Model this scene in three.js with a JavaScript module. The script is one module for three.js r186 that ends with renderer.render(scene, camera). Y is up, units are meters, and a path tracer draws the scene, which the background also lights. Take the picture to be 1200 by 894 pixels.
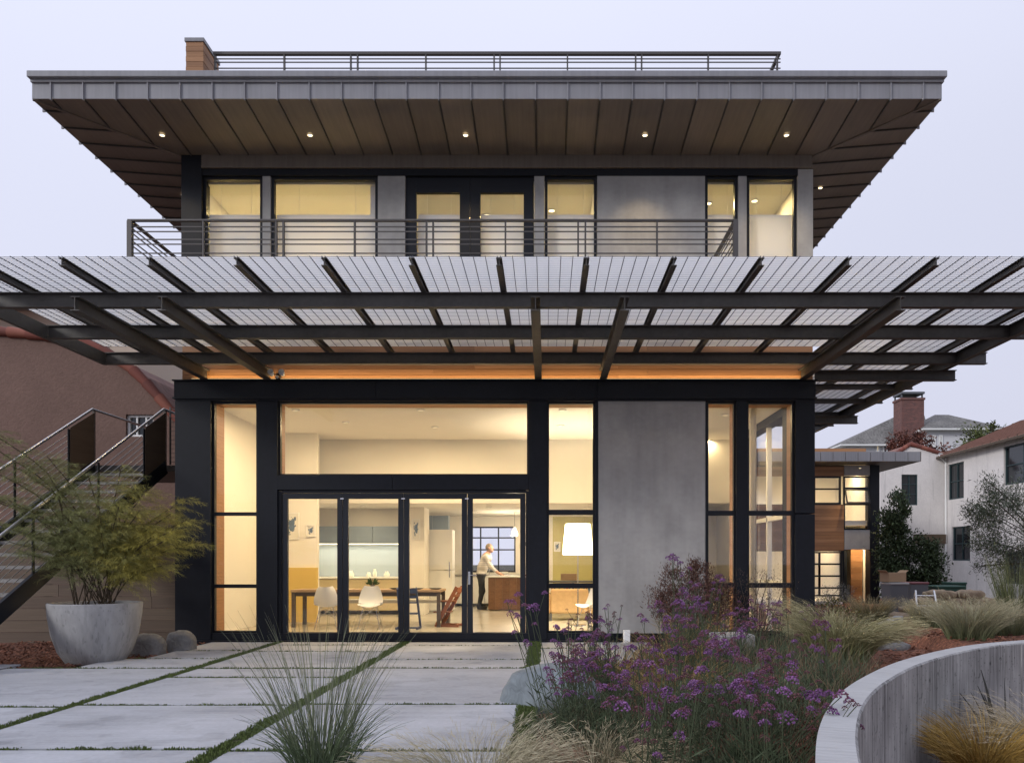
import * as THREE from 'three';
import { mergeGeometries, mergeVertices, toCreasedNormals } from 'three/addons/utils/BufferGeometryUtils.js';
import { RoundedBoxGeometry } from 'three/addons/geometries/RoundedBoxGeometry.js';
import { MarchingCubes } from 'three/addons/objects/MarchingCubes.js';
import { RectAreaLightUniformsLib } from 'three/addons/lights/RectAreaLightUniformsLib.js';

// ------------------------------------------------------------------ camera, sky, sun, exposure
const scene = new THREE.Scene();
const CAMZ = 13.571, CAMY = 1.33;
const camera = new THREE.PerspectiveCamera(2 * Math.atan(447 / 950) * 180 / Math.PI, 1200 / 894, 0.1, 900);
camera.position.set(0, CAMY, CAMZ);
camera.lookAt(0, CAMY, 0);
camera.setViewOffset(1200, 894, -40, -210, 1200, 894);   // shift lens: verticals stay vertical
camera.updateProjectionMatrix();
const renderer = new THREE.WebGLRenderer({ antialias: true });
renderer.setSize(1024, 762);
renderer.toneMapping = THREE.LinearToneMapping;
renderer.toneMappingExposure = 1.0;
renderer.shadowMap.enabled = true;

function rng(seed) { let a = seed >>> 0; return () => { a = (a + 0x6D2B79F5) | 0; let t = Math.imul(a ^ (a >>> 15), 1 | a); t = (t + Math.imul(t ^ (t >>> 7), 61 | t)) ^ t; return ((t ^ (t >>> 14)) >>> 0) / 4294967296; }; }
// periodic value noise
function makeNoise(seed) {
  const r = rng(seed), T = new Float32Array(65536); for (let i = 0; i < 65536; i++) T[i] = r();
  const h = (x, y) => T[((x & 255) + ((y & 255) << 8))];
  const n = (x, y, px, py) => {
    const xi = Math.floor(x), yi = Math.floor(y); let u = x - xi, v = y - yi; u = u * u * (3 - 2 * u); v = v * v * (3 - 2 * v);
    const m = (a, p) => ((a % p) + p) % p;
    const x0 = m(xi, px), x1 = m(xi + 1, px), y0 = m(yi, py), y1 = m(yi + 1, py);
    return (h(x0, y0) * (1 - u) + h(x1, y0) * u) * (1 - v) + (h(x0, y1) * (1 - u) + h(x1, y1) * u) * v;
  };
  return (u, v, fx, fy, oct = 4, gain = 0.5) => { let s = 0, a = 1, t = 0; for (let o = 0; o < oct; o++) { s += a * n(u * fx, v * fy, fx, fy); t += a; a *= gain; fx *= 2; fy *= 2; } return s / t; };
}
const sstep = (a, b, x) => { const t = Math.min(1, Math.max(0, (x - a) / (b - a))); return t * t * (3 - 2 * t); };
const lerp = (a, b, t) => a + (b - a) * t;

{ // overcast evening sky: pale lavender, a little paler to the west (left)
  const W = 256, H = 128, d = new Float32Array(W * H * 4), nz = makeNoise(5);
  for (let j = 0; j < H; j++) for (let i = 0; i < W; i++) {
    const el = (0.5 - (j + 0.5) / H) * Math.PI;               // +: up (row 0 = top, flipped below)
    const u = (i + 0.5) / W, az = (u - 0.5) * 2 * Math.PI;
    const dx = Math.cos(az) * Math.cos(el), dy = Math.sin(el);
    const west = 0.5 - 0.5 * dx;
    const c = nz(u, (j + .5) / H, 6, 6, 4) - 0.5;
    const k = lerp(0.70, 0.92, west) * (1 + 0.14 * c) * lerp(0.97, 1.32, sstep(0.3, 1.0, dy));
    const low = 1 - sstep(0.0, 0.35, dy);
    const o = ((H - 1 - j) * W + i) * 4;
    d[o] = k * lerp(0.91, 0.925, low); d[o + 1] = k * lerp(0.945, 0.945, low); d[o + 2] = k * lerp(1.15, 1.14, low); d[o + 3] = 1;
  }
  const t = new THREE.DataTexture(d, W, H, THREE.RGBAFormat, THREE.FloatType);
  t.mapping = THREE.EquirectangularReflectionMapping; t.magFilter = THREE.LinearFilter; t.minFilter = THREE.LinearFilter; t.colorSpace = THREE.LinearSRGBColorSpace; t.needsUpdate = true;
  scene.background = t; scene.environment = t; scene.environmentIntensity = 1;
}
const sun = new THREE.DirectionalLight(new THREE.Color(1, 0.975, 0.95), 1.45);
sun.position.set(-27, 15, 21); sun.target.position.set(0, 2, 0); sun.castShadow = true; sun.shadow.radius = 22;
sun.shadow.mapSize.set(2048, 2048); Object.assign(sun.shadow.camera, { left: -30, right: 30, top: 30, bottom: -30, near: 1, far: 120 });
scene.add(sun, sun.target);
RectAreaLightUniformsLib.init();

// ------------------------------------------------------------------ helpers
const taken = new Map();
function numbered(n) { const k = taken.get(n) || 0; taken.set(n, k + 1); return k ? n + '_' + String(k).padStart(3, '0') : n; }
function tag(o, label, category, group, kind) { if (label) o.userData.label = label; if (category) o.userData.category = category; if (group) o.userData.group = group; if (kind) o.userData.kind = kind; return o; }
function thing(name, label, category, pos = [0, 0, 0], turn = 0, group) { const o = new THREE.Group(); o.name = numbered(name); o.position.set(...pos); o.rotation.y = turn; scene.add(o); return tag(o, label, category, group); }
function part(name, parent) { const o = new THREE.Group(); o.name = name; parent.add(o); return o; }
function clean(g) { if (g.index) g = g.toNonIndexed(); for (const k of Object.keys(g.attributes)) if (!['position', 'normal', 'uv', 'color'].includes(k)) g.deleteAttribute(k); return g; }
function join(list) { list = [].concat(list).map(clean); const hasC = list.some(g => g.attributes.color); list.forEach(g => { if (!g.attributes.uv) boxUV(g); if (hasC && !g.attributes.color) g.setAttribute('color', new THREE.BufferAttribute(new Float32Array(g.attributes.position.count * 3).fill(1), 3)); if (!hasC) g.deleteAttribute('color'); }); return list.length === 1 ? list[0] : mergeGeometries(list); }
function mesh(name, geo, mat, parent) { const m = new THREE.Mesh(Array.isArray(geo) ? join(geo) : geo, mat); m.name = parent ? name : numbered(name); m.castShadow = m.receiveShadow = true; (parent || scene).add(m); return m; }
function boxUV(g) { // uv in metres, from position and normal
  if (!g.attributes.normal) g.computeVertexNormals();
  const p = g.attributes.position, n = g.attributes.normal, uv = new Float32Array(p.count * 2);
  for (let i = 0; i < p.count; i++) { const ax = Math.abs(n.getX(i)), ay = Math.abs(n.getY(i)), az = Math.abs(n.getZ(i)); let a, b; if (ay >= ax && ay >= az) { a = p.getX(i); b = p.getZ(i); } else if (ax >= az) { a = p.getZ(i); b = p.getY(i); } else { a = p.getX(i); b = p.getY(i); } uv[2 * i] = a; uv[2 * i + 1] = b; }
  g.setAttribute('uv', new THREE.BufferAttribute(uv, 2)); return g;
}
function bx(x0, x1, y0, y1, z0, z1) { const g = new THREE.BoxGeometry(Math.abs(x1 - x0), Math.abs(y1 - y0), Math.abs(z1 - z0)); g.translate((x0 + x1) / 2, (y0 + y1) / 2, (z0 + z1) / 2); return boxUV(g); }
function rbx(x0, x1, y0, y1, z0, z1, r = 0.01, s = 2) { const g = clean(new RoundedBoxGeometry(Math.abs(x1 - x0), Math.abs(y1 - y0), Math.abs(z1 - z0), s, r)); g.translate((x0 + x1) / 2, (y0 + y1) / 2, (z0 + z1) / 2); return boxUV(g); }
const V = (x, y, z) => new THREE.Vector3(x, y, z);
function rod(a, b, r, seg = 6, r2 = r) { const d = b.clone().sub(a), L = d.length(); const g = new THREE.CylinderGeometry(r2, r, L, seg, 1); g.applyQuaternion(new THREE.Quaternion().setFromUnitVectors(V(0, 1, 0), d.normalize())); g.translate((a.x + b.x) / 2, (a.y + b.y) / 2, (a.z + b.z) / 2); return g; }
function bar(a, b, w, h) { // rectangular bar from a to b, h vertical-ish
  const d = b.clone().sub(a), L = d.length(); d.normalize(); const g = new THREE.BoxGeometry(w, h, L); const up = Math.abs(d.y) > .98 ? V(1, 0, 0) : V(0, 1, 0); const x = up.clone().cross(d).normalize(), y = d.clone().cross(x); const m = new THREE.Matrix4().makeBasis(x, y, d); boxUV(g); g.applyMatrix4(m); g.translate((a.x + b.x) / 2, (a.y + b.y) / 2, (a.z + b.z) / 2); return g;
}
function tube(pts, r, seg = 6, n = 24) { return new THREE.TubeGeometry(new THREE.CatmullRomCurve3(pts), n, r, seg); }
function prism(poly, f0, f1) { // convex polygon [(x,z)...], bottom height f0(x,z), top f1
  const P = [], n = poly.length, tri = (a, b, c) => P.push(...a, ...b, ...c);
  const B = poly.map(([x, z]) => [x, f0(x, z), z]), T = poly.map(([x, z]) => [x, f1(x, z), z]);
  for (let i = 1; i < n - 1; i++) { tri(B[0], B[i], B[i + 1]); tri(T[0], T[i + 1], T[i]); }
  for (let i = 0; i < n; i++) { const j = (i + 1) % n; tri(B[i], T[i], T[j]); tri(B[i], T[j], B[j]); }
  const g = new THREE.BufferGeometry(); g.setAttribute('position', new THREE.Float32BufferAttribute(P, 3)); g.computeVertexNormals(); return boxUV(g);
}
function iBeam(a, b, h, w, tf = 0.012, tw = 0.01) { // a,b at mid height
  const up = V(0, h / 2 - tf / 2, 0); return [bar(a.clone().add(up), b.clone().add(up), w, tf), bar(a.clone().sub(up), b.clone().sub(up), w, tf), bar(a, b, tw, h - 2 * tf)];
}
// facade measures: metres per reference unit in the facade plane and at other depths
const fx = (p, z = 0) => (p - 640) * (CAMZ - z) / 950, fy = (p, z = 0) => CAMY + (657 - p) * (CAMZ - z) / 950;

// ------------------------------------------------------------------ textures and materials
let NTEX = 0;
function tex(size, tile, fn, srgb = true, sy = size) { // fn(u,v) -> [r,g,b] linear 0..1 ; tile: metres
  const d = new Uint8Array(size * sy * 4); const enc = c => Math.max(0, Math.min(255, Math.round(255 * (srgb ? (c <= 0.0031308 ? 12.92 * c : 1.055 * Math.pow(c, 1 / 2.4) - 0.055) : c))));
  for (let j = 0; j < sy; j++) for (let i = 0; i < size; i++) { const c = fn(i / size, j / sy), o = (j * size + i) * 4; if (typeof c === 'number') { d[o] = d[o + 1] = d[o + 2] = enc(c); } else { d[o] = enc(c[0]); d[o + 1] = enc(c[1]); d[o + 2] = enc(c[2]); } d[o + 3] = 255; }
  const t = new THREE.DataTexture(d, size, sy, THREE.RGBAFormat); t.wrapS = t.wrapT = THREE.RepeatWrapping; t.magFilter = THREE.LinearFilter; t.minFilter = THREE.LinearMipmapLinearFilter; t.generateMipmaps = true; t.colorSpace = srgb ? THREE.SRGBColorSpace : THREE.NoColorSpace; const [tx, ty] = Array.isArray(tile) ? tile : [tile, tile]; t.repeat.set(1 / tx, 1 / ty); t.needsUpdate = true; NTEX++; return t;
}
const N1 = makeNoise(11), N2 = makeNoise(23), N3 = makeNoise(37);
const std = (o) => new THREE.MeshStandardMaterial(o);
const rgb = (r, g, b) => new THREE.Color().setRGB(r, g, b);
const M = {};
{
  // cast concrete wall: trowelled mottling
  const cw = (u, v) => { const a = N1(u, v, 3, 3, 6, .58), b = N2(u, v, 9, 5, 4), c = N3(u, v, 40, 60, 2); return 0.74 + 0.40 * (a - .5) + 0.22 * (b - .5) + 0.08 * (c - .5); };
  M.concrete = std({ map: tex(512, 3.1, (u, v) => { const st = N3(u, v, 34, 3, 4), k = (cw(u, v) + .14 * (st - .5)) * .47; return [k * 1.01, k * .98, k * .945]; }), bumpMap: tex(512, 1.3, (u, v) => .5 + .5 * (N2(u, v, 12, 12, 5, .6) - .5), false), bumpScale: .002, roughness: .82 });
  M.paving = [0, 1, 2].map(i => std({ map: tex(512, [2.7, 2.3], (u, v) => { const nn = [N1, N2, N3][i]; const a = nn(u, v, 3, 4, 6, .6), st = nn(v, u, 90, 4, 2), f = N3(u, v, 120, 120, 2), spot = sstep(.60, .72, N2(u + .3 * i, v, 7, 7, 3)); const dr = sstep(.62, .7, N1(u, v, 11, 9, 5, .62)); let k = .44 * (.88 + .55 * (a - .5) + .14 * (st - .5) + .14 * (f - .5) - .13 * spot - .09 * dr); return [k * .945, k * .975, k * 1.05]; }), bumpMap: tex(256, .8, (u, v) => .5 * N1(u, v, 60, 6, 2) + .5 * N2(u, v, 20, 20, 4), false), bumpScale: .0022, roughness: .78 }));
  M.board = std({ map: tex(512, [1.6, 1.1], (u, v) => { const bi = Math.floor(u * 16), t = N2(bi / 16 + .03, .2, 16, 3, 1); const gr = N1(u, v, 110, 3, 4, .6), m = N3(u, v, 5, 3, 5, .6), hole = sstep(.74, .8, N2(u, v, 50, 44, 2)); const k = .42 * (.72 + .44 * (t - .5) + .75 * (gr - .5) + .6 * (m - .5) - .26 * hole); return [k, k * .985, k * .96]; }), bumpMap: tex(512, [1.6, 1.1], (u, v) => N1(u, v, 110, 3, 4, .6), false), bumpScale: .004, roughness: .9 });
  M.pot = std({ map: tex(512, 1.2, (u, v) => { const a = N1(u, v, 4, 4, 6, .62), b = N2(u, v, 18, 14, 4, .6), st = sstep(.58, .8, N3(u, v, 14, 2, 5, .6)), pit = sstep(.7, .78, N1(u, v, 44, 40, 2)); const k = .37 * (.86 + .5 * (a - .5) + .35 * (b - .5) - .13 * st - .16 * pit); return [k, k * .985, k * .97]; }), bumpMap: tex(256, .5, (u, v) => N1(u, v, 20, 20, 5, .6), false), bumpScale: .003, roughness: .88 });
  M.cast = std({ map: tex(512, 1.7, (u, v) => { const k = .46 * (.9 + .28 * (N1(u, v, 5, 5, 6, .6) - .5) + .16 * (N2(u, v, 70, 70, 2) - .5) - .12 * sstep(.66, .74, N3(u, v, 26, 26, 3))); return [k * .985, k * .99, k]; }), bumpMap: tex(256, .6, (u, v) => N2(u, v, 24, 24, 4, .65), false), bumpScale: .003, roughness: .85 });
  M.black = new THREE.MeshPhysicalMaterial({ map: tex(256, 2.3, (u, v) => { const k = .8 + .5 * (N1(u, v, 3, 2, 3) - .5) + .3 * (N2(u, v, 50, 40, 2) - .5); return [.0075 * k, .0095 * k, .0155 * k]; }), roughness: .5, specularIntensity: .55 });
  M.frame = new THREE.MeshPhysicalMaterial({ color: rgb(.006, .0075, .012), roughness: .42, specularIntensity: .6 });
  M.doorFrame = new THREE.MeshPhysicalMaterial({ color: rgb(.015, .0175, .024), roughness: .48, specularIntensity: .6 });
  M.steel = std({ map: tex(256, 1.7, (u, v) => { const k = .078 * (.85 + .5 * (N1(u, v, 6, 6, 5, .6) - .5) + .25 * (N2(u, v, 40, 40, 2) - .5)); return [k * 1.04, k * .98, k * .92]; }), roughness: .55, metalness: .25 });
  M.zinc = std({ map: tex(512, [1.9, 2.3], (u, v) => { const k = .27 * (.9 + .30 * (N1(u, v, 3, 3, 5, .6) - .5) + .18 * (N2(u, v, 60, 3, 3) - .5)); return [k * .98, k * .975, k * 1.05]; }), roughness: .5, metalness: 0 });
  M.soffit = [0, 1, 2].map(i => std({ map: tex(256, [.9, 1.7], (u, v) => { const k = (.135 + .012 * i) * (.9 + .3 * ([N1, N2, N3][i](u, v, 3, 3, 4, .6) - .5) + .22 * (N2(u, v, 40, 3, 3) - .5)); return [k * 1.2, k * .97, k * .78]; }), roughness: .55, metalness: 0 }));
  M.rail = std({ color: rgb(.085, .078, .074), roughness: .45, metalness: .5 });
  M.stainless = std({ color: rgb(.55, .55, .56), roughness: .28, metalness: .9 });
  M.cable = std({ color: rgb(.5, .49, .47), roughness: .3, metalness: .9 });
  const wood = (c0, c1, seed, tl = [1.8, .4]) => { const nn = makeNoise(seed); return std({ map: tex(512, tl, (u, v) => { const w = N2(u, v, 2, 3, 3) * .12; const g = nn(u, v + w, 3, 46, 4, .6), f = N1(u, v, 10, 120, 2), kn = nn(u, v, 2, 5, 3); const t = .55 * g + .25 * f + .3 * kn; return [lerp(c0[0], c1[0], t), lerp(c0[1], c1[1], t), lerp(c0[2], c1[2], t)]; }, true, 256), roughness: .62 }); };
  M.cedar = [wood([.17, .075, .028], [.43, .22, .10], 71), wood([.20, .09, .035], [.48, .25, .12], 72), wood([.14, .06, .024], [.36, .18, .08], 73)];
  M.walnut = [wood([.07, .032, .016], [.23, .115, .06], 74, [.35, 1.6]), wood([.09, .04, .02], [.27, .14, .075], 75, [.35, 1.6])];
  M.fence = [wood([.045, .028, .018], [.14, .095, .062], 76), wood([.055, .037, .022], [.165, .115, .075], 77)];
  M.oak = wood([.25, .16, .09], [.45, .31, .19], 78);
  M.darkwood = wood([.045, .035, .03], [.13, .10, .085], 79);
  M.redwood = wood([.16, .045, .018], [.34, .12, .05], 80);
  M.blueStain = wood([.02, .035, .09], [.045, .075, .17], 81);
  M.plaster = std({ map: tex(256, 2.6, (u, v) => { const k = .80 * (.97 + .07 * (N1(u, v, 4, 4, 5) - .5)); return [k, k * .965, k * .89]; }), roughness: .9 });
  M.yellow = std({ color: rgb(.66, .47, .14), roughness: .8 });
  M.olive = std({ color: rgb(.52, .47, .2), roughness: .9 });
  M.floor = std({ map: tex(512, 3.7, (u, v) => { const k = .50 * (.9 + .3 * (N1(u, v, 3, 3, 6, .6) - .5) + .1 * (N2(u, v, 30, 30, 3) - .5)); return [k, k * .93, k * .80]; }), roughness: .22 });
  M.white = std({ color: rgb(.78, .78, .76), roughness: .4 });
  M.shell = std({ color: rgb(.74, .75, .76), roughness: .35 });
  M.cabinet = std({ color: rgb(.22, .28, .35), roughness: .3 });
  M.tile = std({ color: rgb(.36, .44, .54), roughness: .18 });
  M.leather = std({ map: tex(256, .8, (u, v) => { const k = .9 + .25 * (N1(u, v, 12, 12, 5, .6) - .5); return [.58 * k, .39 * k, .20 * k]; }), roughness: .5 });
  M.linen = new THREE.MeshPhysicalMaterial({ color: rgb(.86, .84, .80), roughness: 1, transmission: .35, thickness: 0, side: THREE.DoubleSide });
  M.lampShade = new THREE.MeshPhysicalMaterial({ color: rgb(.93, .9, .84), roughness: 1, transmission: .55, thickness: 0, side: THREE.DoubleSide, emissive: rgb(1, .86, .62), emissiveIntensity: .7 });
  M.lens = std({ color: rgb(.9, .9, .85), emissive: rgb(1, .80, .46), emissiveIntensity: 4, roughness: .4 });
  M.strip = std({ color: rgb(.9, .9, .85), emissive: rgb(1, .82, .5), emissiveIntensity: 3 });
  M.glass = new THREE.MeshPhysicalMaterial({ color: rgb(1, 1, 1), transmission: 1, thickness: 0, roughness: 0.0, ior: 1.52, side: THREE.DoubleSide });
  M.bulb = std({ color: rgb(1, 1, 1), emissive: rgb(1, .85, .6), emissiveIntensity: 6 });
  M.poly = new THREE.MeshPhysicalMaterial({ color: rgb(1, 1, 1), roughness: .87, transmission: .94, thickness: 0, side: THREE.DoubleSide });
  M.wire = std({ color: rgb(.10, .105, .13), roughness: .5, metalness: .4 });
  M.stuccoBrown = std({ map: tex(512, 2.9, (u, v) => { const k = .9 + .3 * (N1(u, v, 4, 4, 6, .62) - .5) + .16 * (N2(u, v, 60, 60, 2) - .5); return [.19 * k, .118 * k, .094 * k]; }), bumpMap: tex(512, .9, (u, v) => N3(u, v, 24, 30, 4, .65), false), bumpScale: .010, roughness: .95 });
  M.stuccoWhite = std({ map: tex(512, 3.3, (u, v) => { const k = .9 + .22 * (N1(u, v, 4, 4, 6, .62) - .5) + .1 * (N2(u, v, 60, 60, 2) - .5) - .12 * sstep(.55, .8, N3(u, v, 24, 2, 4)); return [.76 * k, .72 * k, .69 * k]; }), bumpMap: tex(256, .9, (u, v) => N3(u, v, 20, 24, 4, .65), false), bumpScale: .008, roughness: .95 });
  M.clay = [0, 1, 2].map(i => std({ color: [rgb(.20, .06, .042), rgb(.26, .09, .06), rgb(.16, .052, .038)][i], roughness: .8, bumpMap: i ? null : tex(128, .4, (u, v) => N1(u, v, 10, 10, 4, .6), false), bumpScale: .003 }));
  M.clayMix = std({ map: tex(512, 4, (u, v) => { const a = N1(u, v, 16, 10, 3), b = N2(u, v, 40, 40, 3); const k = .8 + .7 * (b - .5); return [lerp(.19, .38, a) * k, lerp(.095, .20, a) * k, lerp(.075, .155, a) * k]; }), roughness: .85 });
  M.shingle = std({ map: tex(512, 5, (u, v) => { const row = Math.floor(v * 28), o = N2(row / 28 + .01, .3, 28, 2, 1); const s = N1((u + o) % 1, row / 28, 60, 28, 1), m = N3(u, v, 5, 5, 5, .6); const k = .19 * (.75 + .55 * (s - .5) + .5 * (m - .5)); return [k * 1.04, k, k * .93]; }), roughness: .95 });
  M.brickFar = std({ map: tex(512, [1.4, 1.2], (u, v) => { const r = Math.floor(v * 16), fu = ((u * 6 + (r & 1) * .5) % 1 + 1) % 1, fv = v * 16 % 1, mo = (fv < .14 || fu < .06); const id = N2((Math.floor(u * 6 + (r & 1) * .5) % 6) / 6 + .02, r / 16, 6, 16, 1); return mo ? [.17, .13, .12] : [lerp(.10, .19, id), lerp(.045, .075, id), lerp(.04, .06, id)]; }), roughness: .9 });
  M.mulch = std({ vertexColors: true, map: tex(512, .9, (u, v) => { const a = N1(u, v, 50, 30, 3, .7), b = N2(u, v, 24, 44, 3, .7), c = N3(u, v, 5, 5, 4); const t = Math.pow(Math.max(a, b), 2.2) * 1.5 + .3 * (c - .5); return [.11 + .85 * t, .10 + .85 * t, .09 + .85 * t]; }), bumpMap: tex(512, .9, (u, v) => Math.max(N1(u, v, 50, 30, 3, .7), N2(u, v, 24, 44, 3, .7)), false), bumpScale: .03, roughness: 1 });
  M.leaf = std({ vertexColors: true, roughness: .75, side: THREE.DoubleSide });
  M.stone = std({ map: tex(512, .9, (u, v) => { const a = N1(u, v, 5, 5, 6, .65), b = N2(u, v, 30, 30, 3); const k = .24 * (.8 + .8 * (a - .5) + .3 * (b - .5)); return [k, k * .98, k * .96]; }), bumpMap: tex(256, .4, (u, v) => N3(u, v, 12, 12, 5, .65), false), bumpScale: .01, roughness: .9 });
  M.bluestone = std({ map: tex(512, .9, (u, v) => { const a = N1(u, v, 5, 5, 6, .65), b = N2(u, v, 30, 30, 3); const k = .25 * (.85 + .6 * (a - .5) + .25 * (b - .5)); return [k * .86, k * .99, k * 1.06]; }), bumpMap: tex(256, .5, (u, v) => N3(u, v, 12, 12, 5, .65), false), bumpScale: .008, roughness: .75 });
  M.bark = std({ map: tex(256, .5, (u, v) => { const k = .7 + .9 * (N1(u, v, 30, 5, 4, .6) - .3); return [.10 * k, .075 * k, .055 * k]; }), roughness: .95 });
  M.burlap = [0, 1, 2].map(i => std({ map: tex(128, .5, (u, v) => { const k = .8 + .4 * (N1(u, v, 40, 40, 2) - .5) + .5 * (N2(u + i * .3, v, 4, 4, 3) - .5); return [.36 * k, .27 * k, .18 * k]; }), roughness: 1 }));
  M.plasticGrey = std({ color: rgb(.09, .095, .105), roughness: .5 });
  M.plasticRed = std({ color: rgb(.16, .045, .05), roughness: .5 });
  M.plasticGreen = std({ color: rgb(.012, .06, .04), roughness: .5 });
  M.card = std({ color: rgb(.33, .22, .13), roughness: .9 });
  M.shutterGreen = std({ color: rgb(.022, .045, .05), roughness: .6 });
  M.darkPane = std({ color: rgb(.012, .016, .02), roughness: .08 });
  M.chrome = std({ color: rgb(.6, .6, .6), metalness: 1, roughness: .22 });
  M.art = std({ map: tex(128, 1, (u, v) => { const a = N1(u, v, 5, 6, 4, .65); const e = (Math.abs(u - .5) < .34 && Math.abs(v - .5) < .36 && a > .47) ? 1 : 0; return e ? [.10, .16, .25] : [.72, .71, .66]; }), roughness: .7 });
  M.grey = std({ color: rgb(.35, .34, .33), roughness: .6 });
  M.brass = std({ color: rgb(.75, .7, .6), metalness: .8, roughness: .3 });
}

// ------------------------------------------------------------------ terrain
// curved concrete planter wall: inner edge of its top in plan (x, z)
const wallPts = [[.42, 12.3], [.97, 10.65], [1.34, 9.59], [1.75, 8.67], [2.22, 7.86], [3.01, 6.77], [4.16, 5.61], [5.0, 5.09], [6.6, 4.35], [8.6, 3.8], [11, 3.5]].map(([x, z]) => V(x, 0, z));
const wallCurve = new THREE.CatmullRomCurve3(wallPts, false, 'centripetal');
const WC = wallCurve.getSpacedPoints(260);
const WT = WC.map((p, i) => { const a = WC[Math.max(0, i - 1)], b = WC[Math.min(WC.length - 1, i + 1)]; const t = b.clone().sub(a).normalize(); return V(-t.z, 0, t.x); }); // right-hand normal: outward
function wallSide(x, z) { let bd = 1e9, bi = 0; for (let i = 0; i < WC.length; i += 2) { const d = (WC[i].x - x) ** 2 + (WC[i].z - z) ** 2; if (d < bd) { bd = d; bi = i; } } const p = WC[bi], n = WT[bi]; return (x - p.x) * n.x + (z - p.z) * n.z; }
const NT = makeNoise(91);
function groundH(x, z) {
  let h = -0.075;
  if (x > -6.3 && x < 4.6 && z < 0.05 && z > -11.4) return -0.25;
  if (x > -0.4 && z > 0) {
    h = lerp(-0.075, 0.30, sstep(0.7, 2.2, x) * sstep(1.2, 4.5, z));
    if (z > 3 && x > .4) { const s = wallSide(x, z); if (s > 0.1) h = -0.40; }
  } else if (x >= 4.6) h = lerp(-.05, .12, sstep(4.6, 7, x));
  if (x >= 4.6 && z > 0) { const s = wallSide(x, z); h = s > .1 ? -.40 : .30 * sstep(0, 4, z) + .1; }
  if (z < -2 && x > 4.6) h = lerp(h, -.42, sstep(-2, -8, z));
  return h;
}
{
  const mk = (x0, x1, z0, z1, st, name) => {
    const nx = Math.round((x1 - x0) / st), nz = Math.round((z1 - z0) / st), pos = [], col = [], uv = [], idx = [];
    for (let j = 0; j <= nz; j++) for (let i = 0; i <= nx; i++) {
      const x = x0 + i * st, z = z0 + j * st, paved = x < -0.1 && x > -6.9 && z > 0;
      let h = groundH(x, z) + (paved ? 0 : (NT(x / 16 + 2, z / 16 + 2, 64, 64, 3) - .5) * .06);
      const a = NT(x / 40 + 1, z / 40 + 1, 30, 30, 3), c = [lerp(.30, .44, a), lerp(.135, .175, a), lerp(.085, .105, a)];
      pos.push(x, h, z); col.push(...c); uv.push(x, z);
    }
    for (let j = 0; j < nz; j++) for (let i = 0; i < nx; i++) { const a = j * (nx + 1) + i, b = a + 1, c = a + nx + 1, d = c + 1; idx.push(a, c, b, b, c, d); }
    const g = new THREE.BufferGeometry(); g.setAttribute('position', new THREE.Float32BufferAttribute(pos, 3)); g.setAttribute('color', new THREE.Float32BufferAttribute(col, 3)); g.setAttribute('uv', new THREE.Float32BufferAttribute(uv, 2)); g.setIndex(idx); g.computeVertexNormals();
    tag(mesh(name, g, M.mulch), 'dark red-brown bark mulch ground around the house and patio', 'ground', null, 'structure');
  };
  mk(-14, 16, -24, 15, .12, 'garden_ground');
  const g = new THREE.PlaneGeometry(700, 700).rotateX(-Math.PI / 2); boxUV(g); const c = new Float32Array(g.attributes.position.count * 3); for (let i = 0; i < c.length; i += 3) { c[i] = .16; c[i + 1] = .15; c[i + 2] = .10; } g.setAttribute('color', new THREE.BufferAttribute(c, 3)); g.translate(0, -.62, 0);
  tag(mesh('ground', g, M.mulch), 'wide dark earth ground reaching the horizon', 'ground', null, 'structure');
}
// ------------------------------------------------------------------ patio
const joints = [];
{
  const patio = new THREE.Group(); patio.name = 'patio'; scene.add(patio); tag(patio, 'patio of large pale concrete slabs with green joints', 'patio', null, 'structure');
  const r = rng(3); let k = 0;
  const slab = (x0, x1, z0, z1) => { const g = rbx(x0, x1, -.12, -.02 + (r() - .5) * .006, z0, z1, .008, 1); const ou = r() * 5, ov = r() * 5, uv = g.attributes.uv; for (let i = 0; i < uv.count; i++) uv.setXY(i, uv.getX(i) + ou, uv.getY(i) + ov); mesh('paving_slab', g, M.paving[k++ % 3], patio); };
  const col = (x0, x1, zs, gap = .045) => { for (let i = 0; i < zs.length - 1; i++) { slab(x0, x1, zs[i] + gap / 2, zs[i + 1] - gap / 2); if (i) joints.push([x0, x1, zs[i] - gap / 2, zs[i] + gap / 2]); } };
  col(-5.55, -4.47, [.12, 1.4, 2.4]); col(-5.95, -4.47, [2.4, 3.4]); col(-6.75, -4.47, [3.4, 6.1, 9.2, 12.5]);
  slab(-8.6, -6.85, 3.0, 5.6); slab(-8.6, -6.85, 5.65, 8.6);
  joints.push([-5.95, -4.47, 2.38, 2.42], [-6.75, -4.47, 3.38, 3.42]);
  col(-4.37, -2.385, [.12, .62, 1.5, 3.4, 4.22, 6.0, 7.76, 10.2, 12.5]);
  col(-2.265, -.255, [.12, .7, 2.5, 3.4, 5.95, 7.8, 10.2, 12.5]);
  col(-.1, 1.7, [.12, 1.1, 2.6]); col(-.1, .55, [2.6, 3.4]);
  joints.push([-4.47, -4.37, .1, 11], [-2.385, -2.265, .1, 11], [-.255, -.1, .1, 8.5]);
}
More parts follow.
